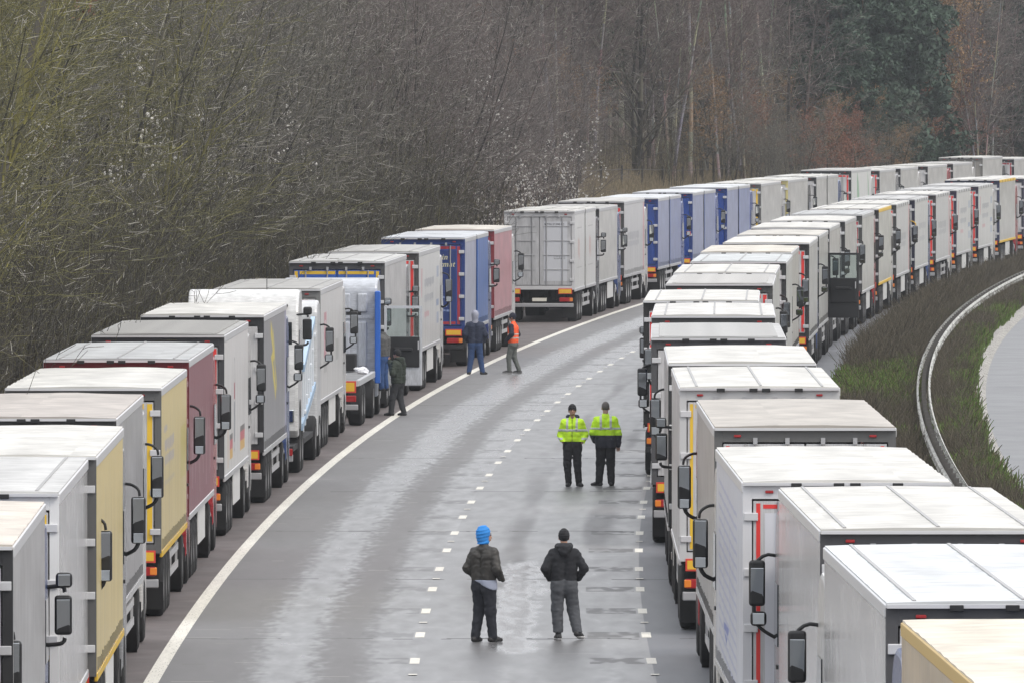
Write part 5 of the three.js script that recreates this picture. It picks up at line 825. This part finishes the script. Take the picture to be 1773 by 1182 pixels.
person({ x: 0.82, d: 200.2, height: 1.74, yaw: 0.05, seed: 2, pockets: true, label: 'man in black hooded top, black beanie and grey jogging trousers, one heel raised', bulk: 0.014, toeR: -0.5, heelR: 0.05,
  pose: { elL: [-0.31, 1.15, 0.06], elR: [0.325, 1.16, 0.06], wrL: [-0.22, 0.98, -0.1], wrR: [0.24, 0.99, -0.1], hipR: [0.1, 0.9, 0], kneeR: [0.15, 0.5, -0.06], ankR: [0.22, 0.1, 0.06], kneeL: [-0.11, 0.49, -0.02], ankL: [-0.09, 0.09, 0] },
  trouser: { color: [0.07, 0.075, 0.085], bulk: 0.022, hem: 0.13 }, jacket: { name: 'hooded_top', color: [0.013, 0.014, 0.018], hem: 0.94, rough: 0.9 }, hat: { kind: 'beanie', color: [0.012, 0.012, 0.014], low: 0.06 }, hoodDown: [0.014, 0.015, 0.019], shoe: [0.02, 0.02, 0.022], sole: [0.55, 0.55, 0.55] });
person({ x: 1.31, d: 275, height: 1.77, yaw: Math.PI - 0.1, headYaw: 0.15, seed: 3, pockets: true, label: 'man facing back in lime high visibility jacket and black beanie, hands in pockets', bulk: 0.018, skin: [0.36, 0.2, 0.14],
  pose: { elL: [-0.275, 1.14, 0.06], elR: [0.265, 1.13, 0.05], wrL: [-0.22, 0.95, -0.08], wrR: [0.2, 0.96, -0.1], ankL: [-0.14, 0.09, 0], ankR: [0.08, 0.09, -0.03] }, toeL: 0.5, toeR: -0.1,
  trouser: { color: [0.011, 0.011, 0.014], bulk: 0.012 }, jacket: { color: LIME, hem: 0.98, bands: [{ color: SILVER, f: slab(1.2, 1.255) }, { color: SILVER, f: (x, y, z) => Math.max(slab(1.02, 1.07)(x, y, z), 0.2 - Math.abs(x)) }, { color: SILVER, f: brace(-1), name: 'reflective_brace' }, { color: [0.02, 0.022, 0.03], f: (x, y, z) => Math.max(Math.abs(x) - 0.007, z), name: 'zip' }] }, hat: { kind: 'beanie', color: [0.014, 0.014, 0.016], low: 0.035 }, hoodDown: [0.02, 0.026, 0.055] });
person({ x: 2.03, d: 275.4, height: 1.82, yaw: 0.02, seed: 4, pockets: 'left', label: 'grey haired man seen from behind in lime and navy high visibility coat', bulk: 0.022, skin: [0.4, 0.25, 0.2],
  pose: { elL: [-0.275, 1.13, 0.03], elR: [0.27, 1.12, 0.02], wrL: [-0.22, 0.96, -0.1], wrR: [0.27, 0.88, -0.03], ankL: [-0.14, 0.09, 0.02], ankR: [0.12, 0.09, 0.02] }, toeL: 0.9,
  trouser: { color: [0.011, 0.011, 0.014], bulk: 0.018 }, jacket: { color: LIME, hem: 0.82, bands: [{ color: NAVY, f: (x, y, z) => Math.max(y - 1.08, 0.7 - y), name: 'navy_panel' }, { color: SILVER, f: slab(1.2, 1.245) }, { color: [0.4, 0.42, 0.44], f: (x, y, z) => slab(0.985, 1.015)(x, y, z) - 0.003 }, { color: SILVER, f: brace(1), name: 'reflective_brace' }] }, hat: { kind: 'hair', color: [0.11, 0.1, 0.095] } });
person({ x: -1.1, d: 378, height: 1.86, yaw: 0.05, seed: 5, pockets: true, label: 'man in navy jacket, jeans and pale grey hood beside the blue tarpaulin lorry', bulk: 0.035,
  pose: { elL: [-0.29, 1.13, 0.05], elR: [0.29, 1.13, 0.05], wrL: [-0.22, 0.95, -0.1], wrR: [0.26, 0.95, -0.08], ankL: [-0.17, 0.09, 0.02], ankR: [0.21, 0.09, 0.0], kneeR: [0.15, 0.49, -0.03] }, toeR: -0.7,
  trouser: { color: [0.025, 0.06, 0.16], bulk: 0.012 }, jacket: { color: [0.011, 0.018, 0.045], hem: 0.9 }, hat: { kind: 'hood', color: [0.32, 0.33, 0.4] } });
person({ x: 0.03, d: 379.5, height: 1.78, yaw: 1.25, seed: 6, pockets: true, label: 'person in orange high visibility vest and grey trousers, side on by the edge line', bulk: 0.02,
  pose: { elL: [-0.3, 1.16, 0.06], elR: [0.27, 1.15, 0.07], wrL: [-0.22, 0.98, -0.14], wrR: [0.22, 0.96, -0.1], kneeL: [-0.1, 0.49, -0.1], ankL: [-0.1, 0.09, -0.08], kneeR: [0.1, 0.49, 0.0], ankR: [0.1, 0.09, 0.16] },
  trouser: { color: [0.12, 0.13, 0.12], bulk: 0.004 }, shoe: [0.04, 0.04, 0.04], sole: [0.5, 0.5, 0.5], jacket: { name: 'safety_vest', vest: true, sleeveColor: [0.013, 0.015, 0.03], color: [0.95, 0.12, 0.03], hem: 0.9, bands: [{ color: [0.6, 0.5, 0.45], f: slab(1.14, 1.185) }, { color: [0.6, 0.5, 0.45], f: slab(1.03, 1.075) }] }, hat: { kind: 'beanie', color: [0.013, 0.015, 0.03], low: 0.1 } });
person({ x: -2.98, d: 332.3, height: 1.74, yaw: 1.0, seed: 7, pockets: 'right', label: 'man in dark green padded jacket, hand at his mouth, by the open cab door', bulk: 0.045,
  pose: { elL: [-0.3, 1.14, 0.02], elR: [0.32, 1.17, -0.1], wrL: [-0.11, 1.44, -0.2], wrR: [0.24, 0.97, -0.14], ankL: [-0.13, 0.09, -0.14], kneeL: [-0.12, 0.49, -0.1], ankR: [0.12, 0.09, 0.1], head: [0, 1.64, -0.04] },
  trouser: { color: [0.03, 0.032, 0.036], bulk: 0.016 }, jacket: { color: [0.022, 0.032, 0.022], hem: 0.86, quilt: true }, hat: { kind: 'beanie', color: [0.012, 0.012, 0.013], low: 0.05 }, hoodDown: [0.02, 0.028, 0.02] });
person({ x: -3.38, y: 0.62, d: 333.3, height: 1.76, yaw: 1.1, seed: 8, label: 'person in blue jeans and grey jacket climbing into the white flatbed cab', bulk: 0.03,
  pose: { head: [0, 1.6, -0.3], shL: [-0.19, 1.36, -0.14], shR: [0.19, 1.36, -0.14], elL: [-0.27, 1.3, -0.4], elR: [0.27, 1.3, -0.4], wrL: [-0.2, 1.36, -0.55], wrR: [0.2, 1.36, -0.55] },
  trouser: { color: [0.03, 0.08, 0.22], bulk: 0.012 }, jacket: { color: [0.09, 0.09, 0.088], hem: 0.92 }, hat: { kind: 'hair', color: [0.03, 0.025, 0.02] } });
renderer.render(scene, camera);
